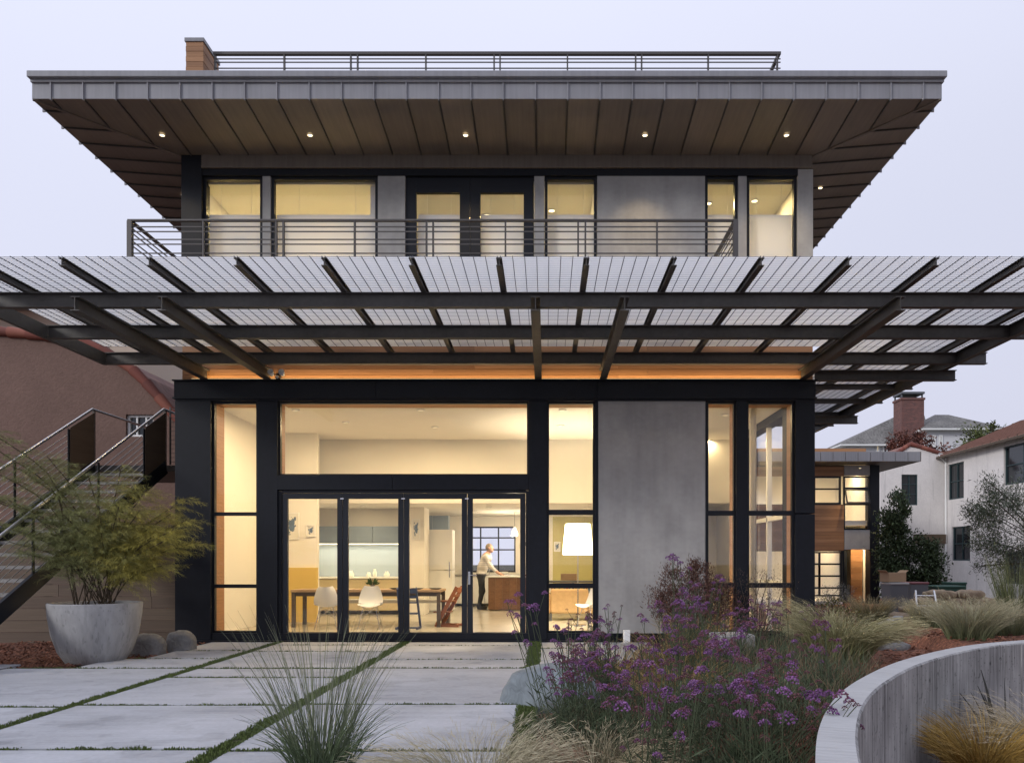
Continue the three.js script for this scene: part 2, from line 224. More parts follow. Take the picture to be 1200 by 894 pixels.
// leaf blade collector ------------------------------------------------
class Blades {
  constructor() { this.p = []; this.c = []; }
  tri(a, b, c, ca, cb, cc) { this.p.push(a.x, a.y, a.z, b.x, b.y, b.z, c.x, c.y, c.z); this.c.push(...ca, ...(cb || ca), ...(cc || ca)); }
  strip(pts, w, col, col2 = col, taper = 1) { // ribbon along pts, width w narrowing to the tip
    const n = pts.length - 1; let pl, pr, pc; const d0 = pts[n].clone().sub(pts[0]); const side = d0.clone().cross(V(Math.sin(pts[0].x * 37.1), .3, Math.cos(pts[0].z * 41.7))).normalize();
    for (let i = 0; i <= n; i++) { const t = i / n, ww = w * .5 * (1 - taper * t * t) + .0002; const l = pts[i].clone().addScaledVector(side, -ww), r = pts[i].clone().addScaledVector(side, ww); const cc = col.map((v, k) => lerp(v, col2[k], t)); if (i) { this.tri(pl, pr, l, pc, pc, cc); this.tri(pr, r, l, pc, cc, cc); } pl = l; pr = r; pc = cc; }
  }
  leaf(a, dir, nrm, L, w, col) { const s = dir.clone().cross(nrm).normalize().multiplyScalar(w / 2), m = a.clone().addScaledVector(dir, L * .5), e = a.clone().addScaledVector(dir, L); const l = m.clone().add(s), r = m.clone().sub(s); this.tri(a, r, l, col); this.tri(l, r, e, col); }
  geo() { const g = new THREE.BufferGeometry(); g.setAttribute('position', new THREE.Float32BufferAttribute(this.p, 3)); g.setAttribute('color', new THREE.Float32BufferAttribute(this.c, 3)); g.computeVertexNormals(); g.setAttribute('uv', new THREE.BufferAttribute(new Float32Array(this.p.length / 3 * 2), 2)); return g; }
}
{ // creeping thyme and grass in the joints
  const r = rng(8), b = new Blades(), base = [];
  for (const [x0, x1, z0, z1] of joints) {
    base.push(bx(x0, x1, -.12, -.035, z0, z1)); const area = (x1 - x0) * (z1 - z0), near = (z0 + z1) / 2 > 2.5 || z1 - z0 > 3; const n = Math.floor(area * (near ? 11000 : 4500));
    for (let i = 0; i < n; i++) {
      const wide = Math.min(x1 - x0, z1 - z0), x = x0 - wide * .12 + (x1 - x0 + wide * .24) * r(), z = z0 - wide * .12 + (z1 - z0 + wide * .24) * r(); const pn = NT(x / 8 + 3, z / 8 + 3, 60, 60, 3); if (pn < .28 || z > 10.5) continue; const h = (.010 + .026 * r()) * (.4 + 1.2 * pn) * (wide < .06 ? .85 : 1), a = r() * 6.28, l = .02 * r(); const k = .7 + .6 * r();
      const c = [.075 * k, .105 * k, .022 * k], p = V(x, -.03, z); b.leaf(p, V(Math.cos(a) * l, h, Math.sin(a) * l).normalize(), V(Math.sin(a), .2, -Math.cos(a)), h, .008 + .006 * r(), c);
    }
  }
  const soil = std({ color: rgb(.05, .055, .02), roughness: 1 });
  tag(mesh('joint_soil', base, soil), 'thin dark soil strips in the joints between slabs', 'soil', null, 'structure');
  tag(mesh('joint_grass', b.geo(), M.leaf), 'low green ground cover growing in the slab joints', 'ground cover', null, 'stuff');
}
// ------------------------------------------------------------------ the house
const house = thing('modern_house', 'two-storey modern house with black steel frame, wide metal eaves and glowing windows', 'house');
// window part: frame + one pane per light. xs / ys are the lines that divide it
function windowPart(parent, name, x0, x1, y0, y1, z, fw, ys = [], xs = [], o = {}) {
  const w = part(name, parent), dep = o.dep || .09, m = o.mat || M.frame, F = [];
  F.push(bx(x0, x0 + fw, y0, y1, z - dep, z), bx(x1 - fw, x1, y0, y1, z - dep, z), bx(x0 + fw, x1 - fw, y0, y0 + fw, z - dep, z - .001), bx(x0 + fw, x1 - fw, y1 - fw, y1, z - dep, z - .001));
  const mw = o.mw || fw; const X = [x0 + fw, ...xs.flatMap(x => [x - mw / 2, x + mw / 2]), x1 - fw], Y = [y0 + fw, ...ys.flatMap(y => [y - mw / 2, y + mw / 2]), y1 - fw];
  for (const y of ys) F.push(bx(x0 + fw, x1 - fw, y - mw / 2, y + mw / 2, z - dep, z - .002));
  for (const x of xs) for (let j = 0; j < Y.length; j += 2) F.push(bx(x - mw / 2, x + mw / 2, Y[j], Y[j + 1], z - dep, z - .003));
  mesh('frame', F, m, w);
  const gm = o.glass || M.glass;
  for (let i = 0; i < X.length; i += 2) for (let j = 0; j < Y.length; j += 2) { const g = new THREE.PlaneGeometry(X[i + 1] - X[i], Y[j + 1] - Y[j]); g.translate((X[i] + X[i + 1]) / 2, (Y[j] + Y[j + 1]) / 2, z - dep * .6); mesh('pane', g, gm, w); }
  return w;
}
const HX0 = fx(205), HX1 = fx(955), UX0 = fx(213), UX1 = fx(953), HB = -11;
{
  const y0 = -.02, yB = fy(446), yH = fy(470);
  // --- ground storey frame
  mesh('corner_column', [rbx(HX0, fx(247), y0, yB, -.5, 0.02, .006, 1)], M.black, house);
  mesh('corner_column', [rbx(fx(932), HX1, fy(601.5), yB, -.35, 0.02, .006, 1), rbx(fx(932), HX1, y0, fy(602.5), -.35, 0.02, .006, 1)], M.black, house);
  mesh('steel_header', [...[[HX0, fx(440)], [fx(440) + .006, fx(700)], [fx(700) + .006, HX1]].map(([a, b]) => bx(a, b, yH + .06, yB - .02, -.3, .05)), bx(HX0 - .02, HX1 + .02, yB - .018, yB, -.3, .09), bx(HX0 - .02, HX1 + .02, yH + .03, yH + .055, -.3, .07), bx(HX0 + .03, HX1 - .03, yH, yH + .03, -.3, .03)], M.black, house);
  mesh('base_sill', [bx(HX0, HX1, y0 - .1, fy(742) , -.25, .0), bx(HX0, HX1, -.1, .0, .0, .07)], M.black, house);
  mesh('post', [rbx(fx(301), fx(325), y0, yH, -.25, .015, .005, 1)], M.black, house);
  mesh('post', [rbx(fx(619.5), fx(641), y0, yH, -.25, .015, .005, 1)], M.black, house);
  mesh('post', [rbx(fx(863), fx(876), y0, yH, -.25, .015, .005, 1)], M.black, house);
  mesh('post', [bx(fx(697.5), fx(701), y0, yH, -.25, .01)], M.black, house);
  mesh('post', [bx(fx(827), fx(829), y0, yH, -.25, .01)], M.black, house);
  mesh('transom_beam', [rbx(fx(325), fx(460) - .004, fy(574), fy(557), -.2, .02, .004, 1), rbx(fx(460), fx(619.5), fy(574), fy(557), -.2, .02, .004, 1)], M.black, house);
  const yb = fy(742);
  windowPart(house, 'window', fx(247), fx(301), yb, yH, -.05, .035, [fy(602), fy(687)], [], { mw: .06 });
  windowPart(house, 'window', fx(325), fx(619.5), fy(557), yH, -.05, .03);
  windowPart(house, 'window', fx(641), fx(697.5), yb, yH, -.05, .035, [fy(600), fy(686.5)], [], { mw: .085 });
  windowPart(house, 'window', fx(829), fx(863), yb, yH, -.05, .03, [fy(601), fy(686)], [], { mw: .08 });
  windowPart(house, 'window', fx(876), fx(932), yb, yH, -.05, .035, [fy(601), fy(686)], [], { mw: .08 });
  for (const [x, z] of [[247.1, -.5], [325.1, -.32], [641.1, -.26]]) mesh('window_reveal', bx(fx(x) + .001, fx(x) + .02, x === 325.1 ? fy(557) : yb, yH, z, -.142), M.cedar[0], house);
  for (const [x, z] of [[862.9, -.4], [931.9, -.4], [300.9, -.26]]) mesh('window_reveal', bx(fx(x) - .02, fx(x) - .001, yb, yH, z, -.142), M.cedar[1], house);
  for (const [a, b] of [[247.1, 300.9], [325.1, 619.4], [641.1, 697.4], [829.1, 862.9], [876.1, 931.9]]) mesh('window_reveal', bx(fx(a) + .021, fx(b) - .021, yH - .02, yH - .001, -.5, -.142), M.cedar[1], house);
  // folding glass doors
  const df = part('door_frame', house);
  mesh('jamb', [bx(fx(325), fx(329), .0, fy(575), -.16, -.03)], M.frame, df); mesh('jamb', [bx(fx(616), fx(619.5), .0, fy(575), -.16, -.03)], M.frame, df); mesh('head', [bx(fx(329), fx(616), fy(577.5), fy(574), -.16, -.03)], M.frame, df);
  const leaves = [[329.5, 400.2], [400.8, 472], [472.6, 546.8], [547.4, 615.6]];
  leaves.forEach(([a, b], i) => {
    const d = windowPart(house, 'folding_door', fx(a), fx(b), .012, fy(578), -.045, .088, [], [], { mat: M.doorFrame, dep: .06 }); d.children[0].geometry = join([d.children[0].geometry, bx(fx(a) + .09, fx(b) - .09, .1, .125, -.1, -.05)]);
    if (i < 3) mesh('hinge', [bx(fx(b) - .03, fx(b) + .03, 2.36, 2.38, -.045, -.02)], M.chrome, d);
    if (i === 3) { const hx = fx(549.5); mesh('handle', [rbx(hx - .02, hx + .02, .93, 1.15, -.045, -.036, .004, 1), rod(V(hx, 1.09, -.04), V(hx, 1.09, .02), .01, 8), rod(V(hx, 1.09, .02), V(hx + .13, 1.09, .02), .01, 8)], M.chrome, d); mesh('lock', [rod(V(hx, .985, -.04), V(hx, .985, -.03), .014, 10)], M.chrome, d); }
  });
  // concrete infill wall
  mesh('concrete_wall', [rbx(fx(701), fx(827), y0, yH + .005, -.22, .0, .006, 1)], M.concrete, house);
  // cedar band above the header: single boards
  let k = 0; for (let y = yB + .002; y < 5.2; y += .098) for (let s = 0; s < 3; s++) { const xs = [UX0, -2.6 + .7 * (k % 3), 1.2 + .5 * (k % 2), UX1]; mesh('cedar_board', bx(xs[s] + .002, xs[s + 1] - .002, y, y + .092, -.05, .0 - .004 * (k % 2)), M.cedar[(k * 7 + s * 2) % 3], house); if (s === 2) k++; }
  mesh('band_backing', [bx(UX0, UX1, yB, 5.25, -.24, -.06)], M.black, house);
  // --- shell of the ground storey
  mesh('side_wall', [bx(HX0 + .01, HX0 + .22, y0, 5.2, HB, -.5)], M.black, house);
  const rs = part('side_wall', house); // right side: openings glazed
  mesh('wall_panel', [bx(HX1 - .22, HX1 - .01, y0, 4.2, -1.1, -.35)], M.black, rs); mesh('wall_panel', [bx(HX1 - .22, HX1 - .01, y0, 4.2, HB, -3.7)], M.black, rs); mesh('wall_panel', [bx(HX1 - .22, HX1 - .01, 3.95, 4.2, -3.7, -1.1)], M.black, rs); mesh('wall_panel', [bx(HX1 - .22, HX1 - .01, 4.2, 5.2, HB, -.3)], M.black, rs);
  const sw = part('window', house); mesh('frame', [bx(HX1 - .15, HX1 - .06, y0, 3.95, -1.16, -1.1), bx(HX1 - .15, HX1 - .06, y0, 3.95, -3.7, -3.64), bx(HX1 - .15, HX1 - .06, y0, 3.95, -2.44, -2.36), bx(HX1 - .15, HX1 - .06, 2.1, 2.18, -3.64, -1.16), bx(HX1 - .15, HX1 - .06, .9, .96, -3.64, -1.16)], M.white, sw);
  { const g = new THREE.PlaneGeometry(2.48, 3.9).rotateY(Math.PI / 2); g.translate(HX1 - .1, 2, -2.4); mesh('pane', g, M.glass, sw); }
  const IX0 = HX0 + .22, IX1 = HX1 - .22;
  mesh('floor', [bx(IX0, HX1 - .01, -.2, 0, HB, -.25), bx(fx(329), fx(616), -.2, 0.001, -.26, -.06)], M.floor, house);
  mesh('inner_lining', [bx(IX0, IX0 + .03, 0, 4.1, HB + .2, -.5), bx(fx(701), fx(827), 0, 4.1, -.27, -.222), bx(IX1 - .03, IX1, 0, 4.1, HB + .2, -3.7)], M.plaster, house);
  mesh('ceiling', [bx(IX0, IX1, 4.1, 4.2, -5, -.25)], M.plaster, house);
  mesh('kitchen_ceiling', [bx(IX0, IX1, 2.65, 4.2, HB + .2, -5.002)], M.plaster, house);
  // back wall with the kitchen window opening
  const bw = part('back_wall', house), wx0 = -2.4, wx1 = -.92, wy0 = .98, wy1 = 2.36;
  mesh('wall_panel', [bx(IX0, wx0, 0, 2.65, HB, HB + .2)], M.plaster, bw); mesh('wall_panel', [bx(wx1, 2, 0, 2.65, HB, HB + .2)], M.plaster, bw); mesh('wall_panel', [bx(wx0, wx1, 0, wy0, HB, HB + .2)], M.plaster, bw); mesh('wall_panel', [bx(wx0, wx1, wy1, 2.65, HB, HB + .2)], M.plaster, bw); mesh('wall_panel', [bx(2.001, IX1, 0, 2.65, HB, HB + .2)], M.plaster, bw); mesh('wall_panel', [bx(HX0, HX1, 2.66, 5.2, HB, HB + .19)], M.plaster, bw);
  windowPart(house, 'window', wx0, wx1, wy0, wy1, HB + .12, .045, [1.66, 2.02], [wx0 + .42, wx1 - .52], { mw: .04 });
  // partitions
  mesh('partition', [bx(IX0 + .03, -4.98, 0, 4.1, -4.2, -4.05)], M.plaster, house);
  mesh('wainscot', [rbx(IX0 + .03, -4.96, 0, 1.18, -4.05, -3.95, .004, 1)], M.yellow, house);
  mesh('partition', [bx(IX0 + .03, -3.0, 0, 2.65, -7.2, -7.05), bx(-3.55, -3.0, 0, 2.65, -7.05, -6.35)], M.plaster, house);
  mesh('partition', [bx(1.95, 2.08, 0, 4.1, HB + .2, -3.2)], M.plaster, house);
  mesh('hall_back_wall', [bx(2.08, IX1 - .03, 0, 4.1, -6.8, -6.65), bx(2.95, 3.08, 0, 4.1, -6.65, -3.4)], M.plaster, house);
  mesh('accent_wall', [bx(.2, 1.95, 0, 2.65, HB + .2, HB + .24)], M.olive, house);
  // --- floor slab between the storeys and upper rooms
  mesh('upper_floor', [bx(UX0 + .05, UX1 - .05, 4.21, 5.25, HB + .2, -.24)], M.plaster, house);
  mesh('upper_ceiling', [bx(UX0 + .2, UX1 - .2, 7.72, 7.88, HB + .2, -.2), bx(UX0 + .2, UX1 - .2, 7.60, 7.72, -2.6, -2.2)], M.plaster, house);
  mesh('upper_lining', [bx(UX0 + .2, UX0 + .24, 5.25, 7.72, -6, -.2), bx(UX1 - .24, UX1 - .2, 5.25, 7.72, -6, -.2), bx(UX0 + .2, UX1 - .2, 5.25, 7.72, -6.1, -6), bx(-3.0, -2.88, 5.25, 7.72, -6, -.25), bx(fx(690) + .1, fx(690) + .2, 5.25, 7.72, -6, -.25)], M.plaster, house);
  mesh('upper_side_wall', [bx(UX0, UX0 + .2, 5.2, 8.05, HB, -.3)], M.black, house); mesh('upper_side_wall', [bx(UX1 - .2, UX1 - .001, 5.2, 8.05, HB, -.2)], M.concrete, house); mesh('upper_back_wall', [bx(UX0 + .2, UX1 - .2, 5.2, 8.05, HB, HB + .19)], M.concrete, house);
  // upper facade
  const u0 = 5.2, uT = fy(198), uH = fy(206);
  mesh('upper_column', [rbx(UX0, fx(237), u0, 8.105, -.3, .04, .006, 1)], M.black, house);
  mesh('upper_header', [bx(fx(237), fx(935), uH, uT - .005, -.2, .02)], M.black, house);
  mesh('trim_band', [bx(fx(237), fx(951), uT, 8.105, -.2, .05), bx(fx(237), fx(951), uT - .004, uT + .03, .05, .065)], M.soffit[0], house);
  const up = (a, b, ys = [], xs = [], o = {}) => windowPart(house, 'window', fx(a), fx(b), u0, uH, -.04, .045, ys, xs, o);
  up(237, 306.5); up(317, 442); up(638.5, 699.5); up(827, 865); up(876, 934.5);
  for (const [a, b] of [[307, 316.5], [626, 638], [865.5, 875.5]]) mesh('mullion_panel', rbx(fx(a), fx(b), u0, uH, -.2, -.005, .004, 1), M.concrete, house);
  for (const [a, b] of [[442.5, 474.5], [700, 826.5]]) mesh('concrete_panel', rbx(fx(a), fx(b), u0, uH, -.2, .0, .004, 1), M.concrete, house);
  mesh('concrete_panel', rbx(fx(935), UX1, u0, uT - .006, -.2, .01, .004, 1), M.concrete, house);
  for (const [a, b] of [[475, 550.2], [550.6, 625.5]]) { const d = windowPart(house, 'balcony_door', fx(a), fx(b), u0, uH, -.05, .17, [], [], { dep: .08 }); d.children[0].geometry = join([d.children[0].geometry, bx(fx(a) + .17, fx(b) - .17, fy(224), uH - .17, -.13, -.055)]); }
  // fabric shades raised from below, hung on two cords
  for (const [a, b] of [[240, 304], [320, 440], [488, 538], [563, 613], [641, 697], [829, 863], [878, 932]]) {
    const s = part('window_shade', house), X0 = fx(a), X1 = fx(b), yt = 7.17; mesh('fabric', [bx(X0, X1, u0 + .06, yt, -.185, -.175)], M.linen, s); mesh('top_rail', [bx(X0, X1, yt, yt + .02, -.19, -.168)], M.white, s);
    for (const f of [.22, .78]) mesh('cord', [rod(V(lerp(X0, X1, f), yt, -.18), V(lerp(X0, X1, f), uH - .05, -.18), .0025, 4)], M.white, s);
  }
  // --- balcony: open slatted deck and guard rail
  const RZ = 1.6, RX0 = fx(152, RZ), RX1 = fx(862, RZ), rt = fy(258.5, RZ), dk = 5.28;
  const deck = part('balcony_deck', house); for (let i = 0; i < 7; i++) mesh('deck_slat', bx(RX0, RX1, dk - .03, dk, .06 + i * .235, .06 + i * .235 + .06), M.fence[i % 2], deck);
  mesh('deck_joist', [-6, -4, -2, 0, 2, 2.7].map(x => bx(x - .03, x + .03, dk - .15, dk - .031, .01, 1.62)), M.steel, deck);
  const guard = part('balcony_railing', house), ry = [265.8, 271.4, 280.6, 286.2, 296.8, 302.2, 312].map(p => fy(p, RZ)).concat([fy(318, RZ), fy(328, RZ)]);
  mesh('top_rail', [bx(RX0 - .03, RX1 + .03, rt - .012, rt + .012, RZ - .03, RZ + .03)], M.rail, guard);
  for (const x of [RX0, RX1]) mesh('top_rail', [bx(x - .03, x + .03, rt - .012, rt + .012, .02, RZ - .03)], M.rail, guard);
  for (const y of ry) mesh('rail', [bx(RX0, RX1, y - .008, y + .008, RZ - .006, RZ + .006), bx(RX0 - .006, RX0 + .006, y - .008, y + .008, .02, RZ - .006), bx(RX1 - .006, RX1 + .006, y - .008, y + .008, .02, RZ - .006)], M.rail, guard);
  for (const p of [238, 323.5, 332, 415.5, 499.7, 507.5, 592.3, 677.5, 686, 770]) mesh('post', bx(fx(p, RZ) - .012, fx(p, RZ) + .012, dk, rt - .012, RZ - .025, RZ + .025), M.rail, guard);
  for (const x of [RX0, RX1]) mesh('post', bx(x - .035, x + .035, dk, rt - .012, RZ - .035, RZ + .035), M.rail, guard);
}
// --- roof
{
  const roof = part('roof', house), EX0 = fx(38, 1.49), EX1 = fx(1103, 1.49), EZ = 1.49, yi = 8.10, ye = 8.21, EB = -12.4;
  const sl = (ye - yi) / EZ, WX0 = UX0, WX1 = UX1;
  const yF = (x, z) => yi + sl * z, yR = (x) => yi + (ye - yi) * (x - WX1) / (EX1 - WX1), yL = (x) => yi + (ye - yi) * (WX0 - x) / (WX0 - EX0);
  const zb = x => x < WX0 ? EZ * (WX0 - x) / (WX0 - EX0) : x > WX1 ? EZ * (x - WX1) / (EX1 - WX1) : 0;
  const seams = []; for (let k = 0; k <= 27; k++) seams.push(-7.374 + .481 * k);
  const xs = [EX0, ...seams, EX1];
  for (let i = 0; i < xs.length - 1; i++) { const a = xs[i], b = xs[i + 1]; if (b - a < .03) continue; const A = a + .014, B = b - .014, pts = [[A, EZ], [B, EZ], [B, zb(B)]]; for (const c of [WX1, WX0]) if (c > A && c < B) pts.push([c, 0]); pts.push([A, zb(A)]);
    mesh('soffit_panel', prism(pts, (x, z) => yF(x, z), (x, z) => yF(x, z) + .02), M.soffit[(i * 5 + (i >> 2)) % 3], roof); 
    mesh('fascia_panel', bx(a + .004, b - .004, ye - .004, 8.475, EZ, EZ + .016), M.zinc, roof); }
  for (const x of seams) { const z0 = zb(x); mesh('seam', [bar(V(x, yF(x, z0) - .004, z0), V(x, yF(x, EZ) - .004, EZ), .012, .03)], M.steel, roof); mesh('seam', [bx(x - .008, x + .008, ye - .03, 8.46, EZ + .002, EZ + .042)], M.zinc, roof); }
  const zs = [EZ]; for (let k = 0; k < 29; k++) zs.push(EZ - .3 - .481 * k);
  for (const [sgn, W, E, yy] of [[1, WX1, EX1, yR], [-1, WX0, EX0, yL]]) {
    const xb = z => z > 0 ? lerp(W, E, z / EZ) : W;
    for (let i = 0; i < zs.length - 1; i++) { const a = zs[i], b = zs[i + 1]; const a1 = a - .014, b1 = b + .014, pts = [[E, a1], [xb(a1), a1]]; if (a1 > 0 && b1 < 0) pts.push([W, 0]); pts.push([xb(b1), b1], [E, b1]);
      mesh('soffit_panel', prism(pts, (x) => yy(x), (x) => yy(x) + .02), M.soffit[(i * 7) % 3], roof);
      mesh('fascia_panel', bx(E, E + sgn * .016, ye - .004, 8.475, b + .004, a - .004), M.zinc, roof);
      if (i) mesh('seam', [bar(V(xb(a), yy(xb(a)) - .006, a), V(E, ye - .006, a), .012, .032)], M.steel, roof), mesh('seam', [bx(E + sgn * .002, E + sgn * .042, ye - .03, 8.46, a - .008, a + .008)], M.zinc, roof); }
    mesh('hip_trim', [bar(V(W, yi - .004, 0), V(E, ye - .004, EZ), .05, .03)], M.soffit[0], roof);
  }
  mesh('roof_slab', [bx(EX0 + .06, EX1 - .06, 8.24, 8.48, EB, EZ - .03), bx(WX0 + .3, WX1 - .3, 7.9, 8.24, EB + 1, -.25)], M.soffit[1], roof);
  const CX0 = fx(30, 1.6), CX1 = fx(1111, 1.6);
  mesh('gutter', [rbx(CX0, CX1, fy(89.5, 1.6), fy(82, 1.6), EZ - .1, 1.6, .012, 2), bx(CX0 + .02, CX1 - .02, 8.44, fy(89.5, 1.6), EZ - .1, EZ + .05), rbx(CX0, CX0 + .2, fy(89.5, 1.6), fy(82, 1.6), EB, EZ - .1, .012, 1), rbx(CX1 - .2, CX1, fy(89.5, 1.6), fy(82, 1.6), EB, EZ - .1, .012, 1)], M.zinc, roof);
  mesh('eave_closer', [bx(EX0, EX1, ye - .003, 8.46, EB, EB + .02)], M.zinc, roof);
  // roof terrace railing
  const RZ = .3, rg = part('roof_railing', house), x0 = fx(250, RZ), x1 = fx(915, RZ), rt = fy(63, RZ);
  mesh('top_rail', [bx(x0, x1, rt - .022, rt + .022, RZ - .03, RZ + .03), bx(x1 - .05, x1, rt - .021, rt + .021, -5, RZ - .03)], M.rail, rg);
  for (const p of [69, 73, 80, 86, 96, 104]) mesh('rail', [bx(x0, x1, fy(p, RZ) - .008, fy(p, RZ) + .008, RZ - .006, RZ + .006)], M.rail, rg);
  for (const p of [252, 333, 411, 419, 499, 579, 586, 665, 745, 752, 830, 911]) mesh('post', bx(fx(p, RZ) - .012, fx(p, RZ) + .012, 8.48, rt - .02, RZ - .025, RZ + .025), M.rail, rg);
  // cedar clad flue box
  const ch = part('chimney', house), CZ = .5, c0 = fx(217.5, CZ), c1 = fx(237.6, CZ), ct = fy(49, CZ); let k = 0;
  for (let y = 8.48; y < ct - .02; y += .082, k++) mesh('cedar_board', bx(c0 - .003 * (k % 2), c1 + .003 * (k % 2), y, Math.min(ct, y + .077), CZ - .62, CZ + .003 * (k % 2)), M.cedar[(k * 2) % 3], ch);
  mesh('cap', rbx(c0 - .02, c1 + .02, ct, fy(44.5, CZ), CZ - .64, CZ + .02, .006, 1), M.zinc, ch);
}
// ------------------------------------------------------------------ downlights
M.lensDim = std({ color: rgb(.8, .8, .75), emissive: rgb(1, .82, .5), emissiveIntensity: .55, roughness: .5 });
function downlight(x, y, z, I, size, label, group, kind = 'area', col = [1, .74, .39], lens = M.lens) {
  const o = thing('recessed_downlight', label, 'light', [x, y, z], 0, group);
  mesh('trim_ring', new THREE.TorusGeometry(size * .55, size * .10, 6, 20).rotateX(Math.PI / 2).translate(0, -.006, 0), M.white, o);
  mesh('lens', new THREE.CylinderGeometry(size * .47, size * .47, .01, 18).translate(0, -.006, 0), lens, o);
  if (kind === 'area') { const L = new THREE.RectAreaLight(rgb(...col), I, size, size); L.position.set(0, -.03, 0); L.rotation.x = -Math.PI / 2; o.add(L); }
  else { const L = new THREE.SpotLight(rgb(...col), I, 0, kind, .7, 2); L.position.set(0, -.03, 0); L.target.position.set(0, -3, 0); L.castShadow = true; L.shadow.radius = 1.5; o.add(L, L.target); }
  return o;
}
{
  const so = (p, z) => downlight(fx(p, z), 8.10 + .074 * z - .012, z, 9, .075, 'small lit recessed downlight in the front roof soffit', 'downlights in the front soffit', .75);
  for (const p of [189.5, 363, 545.5, 756, 922]) so(p, .62);
  downlight(5.0, 8.13, -1.2, 9, .075, 'small lit downlight under the roof eave beside the grey corner panel', null, .75);
  downlight(-6.75, 8.13, -1.5, 9, .075, 'small lit downlight under the roof eave beside the black corner post', null, .75);
  const gl = 'round ceiling downlight in the tall dining room', gg = 'downlights in the dining room ceiling';
  for (const [x, z] of [[-4.6, -1.3], [-2.3, -1.3], [.3, -1.3], [-4.0, -2.6], [-2.3, -3.2], [.3, -3.0]]) downlight(x, 4.095, z, 1250, .12, gl, gg, 'area', [1, .74, .39], M.lensDim);
  for (const [x, z] of [[3.4, -1.8], [3.7, -5.0]]) downlight(x, 4.095, z, 800, .12, 'round ceiling downlight in the narrow hall behind the tall corner windows', 'downlights in the hall ceiling', 'area', [1, .74, .39], M.lensDim);
  for (const [x, z] of [[-4.4, -5.9], [-1.4, -6.2], [-1.9, -8.2], [-.4, -9.6], [1.0, -6.2], [1.0, -9.0], [-4.4, -9]]) downlight(x, 2.645, z, 330, .12, 'round ceiling downlight in the low kitchen ceiling', 'downlights in the kitchen ceiling', 'area', [1, .74, .39], M.lensDim);
  for (const [x, z] of [[-5.2, -1.5], [-3.55, -1.7], [-4.2, -2.1], [-1.1, -1.4], [.1, -1.2], [2.9, -.9], [3.7, -.8]]) downlight(x, 7.715, z, 620, .11, 'small lit ceiling downlight in the upper rooms', 'downlights in the upper storey ceilings', 'area', [1, .76, .32]);
}
// ------------------------------------------------------------------ steel canopy
{
  const can = thing('steel_canopy', 'long dark steel canopy with outrigger beams and translucent grid panels above the glass doors', 'canopy');
  const ob = 4.345, ot = 4.52, pt = 4.71, rtop = 4.80, om = (ob + ot) / 2;
  const LX = -7.19, RX = 7.05, TIP = 4.29;
  for (const x of [-5.69, -4.64, -.13, .95, 4.28]) mesh('outrigger_beam', iBeam(V(x, om, -.05), V(x, om, 3.8), ot - ob - .002, .115), M.steel, can);
  for (const z of [-.03, -4.3]) mesh('outrigger_beam', iBeam(V(HX1 + .01, om, z), V(6.87, om, z), ot - ob - .004, .115), M.steel, can);
  for (const z of [3.33, 1.91, .39]) { const e = z < 1 ? 7.16 : RX + .2; mesh('purlin', iBeam(V(LX + .03, (ot + pt) / 2, z), V(e, (ot + pt) / 2, z), pt - ot - .004, .1), M.steel, can); }
  for (const z of [-1.95, -3.33, -4.85, -6.2]) mesh('purlin', iBeam(V(HX1 - .02, (ot + pt) / 2 + .04, z), V(7.02, (ot + pt) / 2 + .04, z), .1, .07), M.steel, can);
  mesh('edge_beam', [bar(V(LX, (ot + pt) / 2, .33), V(LX, (ot + pt) / 2, TIP), .03, pt - ot), bar(V(LX - .03, pt - .012, .33), V(LX - .03, pt - .012, TIP), .05, .012), bar(V(LX - .03, ot + .012, .33), V(LX - .03, ot + .012, TIP), .05, .012)], M.steel, can);
  mesh('edge_beam', iBeam(V(6.68, (ot + pt) / 2, -7), V(6.68, (ot + pt) / 2, TIP), pt - ot, .09), M.steel, can);
  const rx = []; for (let i = -6; i <= 7; i++) rx.push(-.54 + 1.003 * i);
  for (const x of rx) { const back = x > HX1 + .3 ? -7 : .06; mesh('rafter', iBeam(V(x, (pt + rtop) / 2, back), V(x, (pt + rtop) / 2, TIP), rtop - pt, .068, .008, .008), M.steel, can); }
  // a panel per bay: a translucent sheet carrying a grid of flat bars
  const panel = (x0, x1, z0, z1) => {
    const p = part('grid_panel', can); mesh('sheet', [bx(x0, x1, rtop + .008, rtop + .012, z0, z1)], M.poly, p);
    const G = []; const n = Math.max(2, Math.round((x1 - x0) / .133)); for (let i = 0; i <= n; i++) { const x = lerp(x0 + .012, x1 - .012, i / n); G.push(bx(x - .004, x + .004, rtop + .0005, rtop + .0075, z0, z1 + (z1 > 4 ? .03 : 0))); }
    const m = Math.round((z1 - z0) / .066); for (let j = 0; j <= m; j++) { const z = lerp(z0, z1, j / m); G.push(bx(x0, x1, rtop + .0045, rtop + .0076, z - .0024, z + .0024)); }
    mesh('grid_bars', G, M.wire, p);
  };
  const ex = [LX + .0, ...rx, 7.0]; for (let i = 0; i < ex.length - 1; i++) { if (ex[i + 1] - ex[i] < .1) continue; const a = ex[i] + .006, b = ex[i + 1] - .006; panel(a, b, .42, TIP); if (a > HX1 - .1) panel(Math.max(a, HX1 + .03), b, -7, .40); }
}
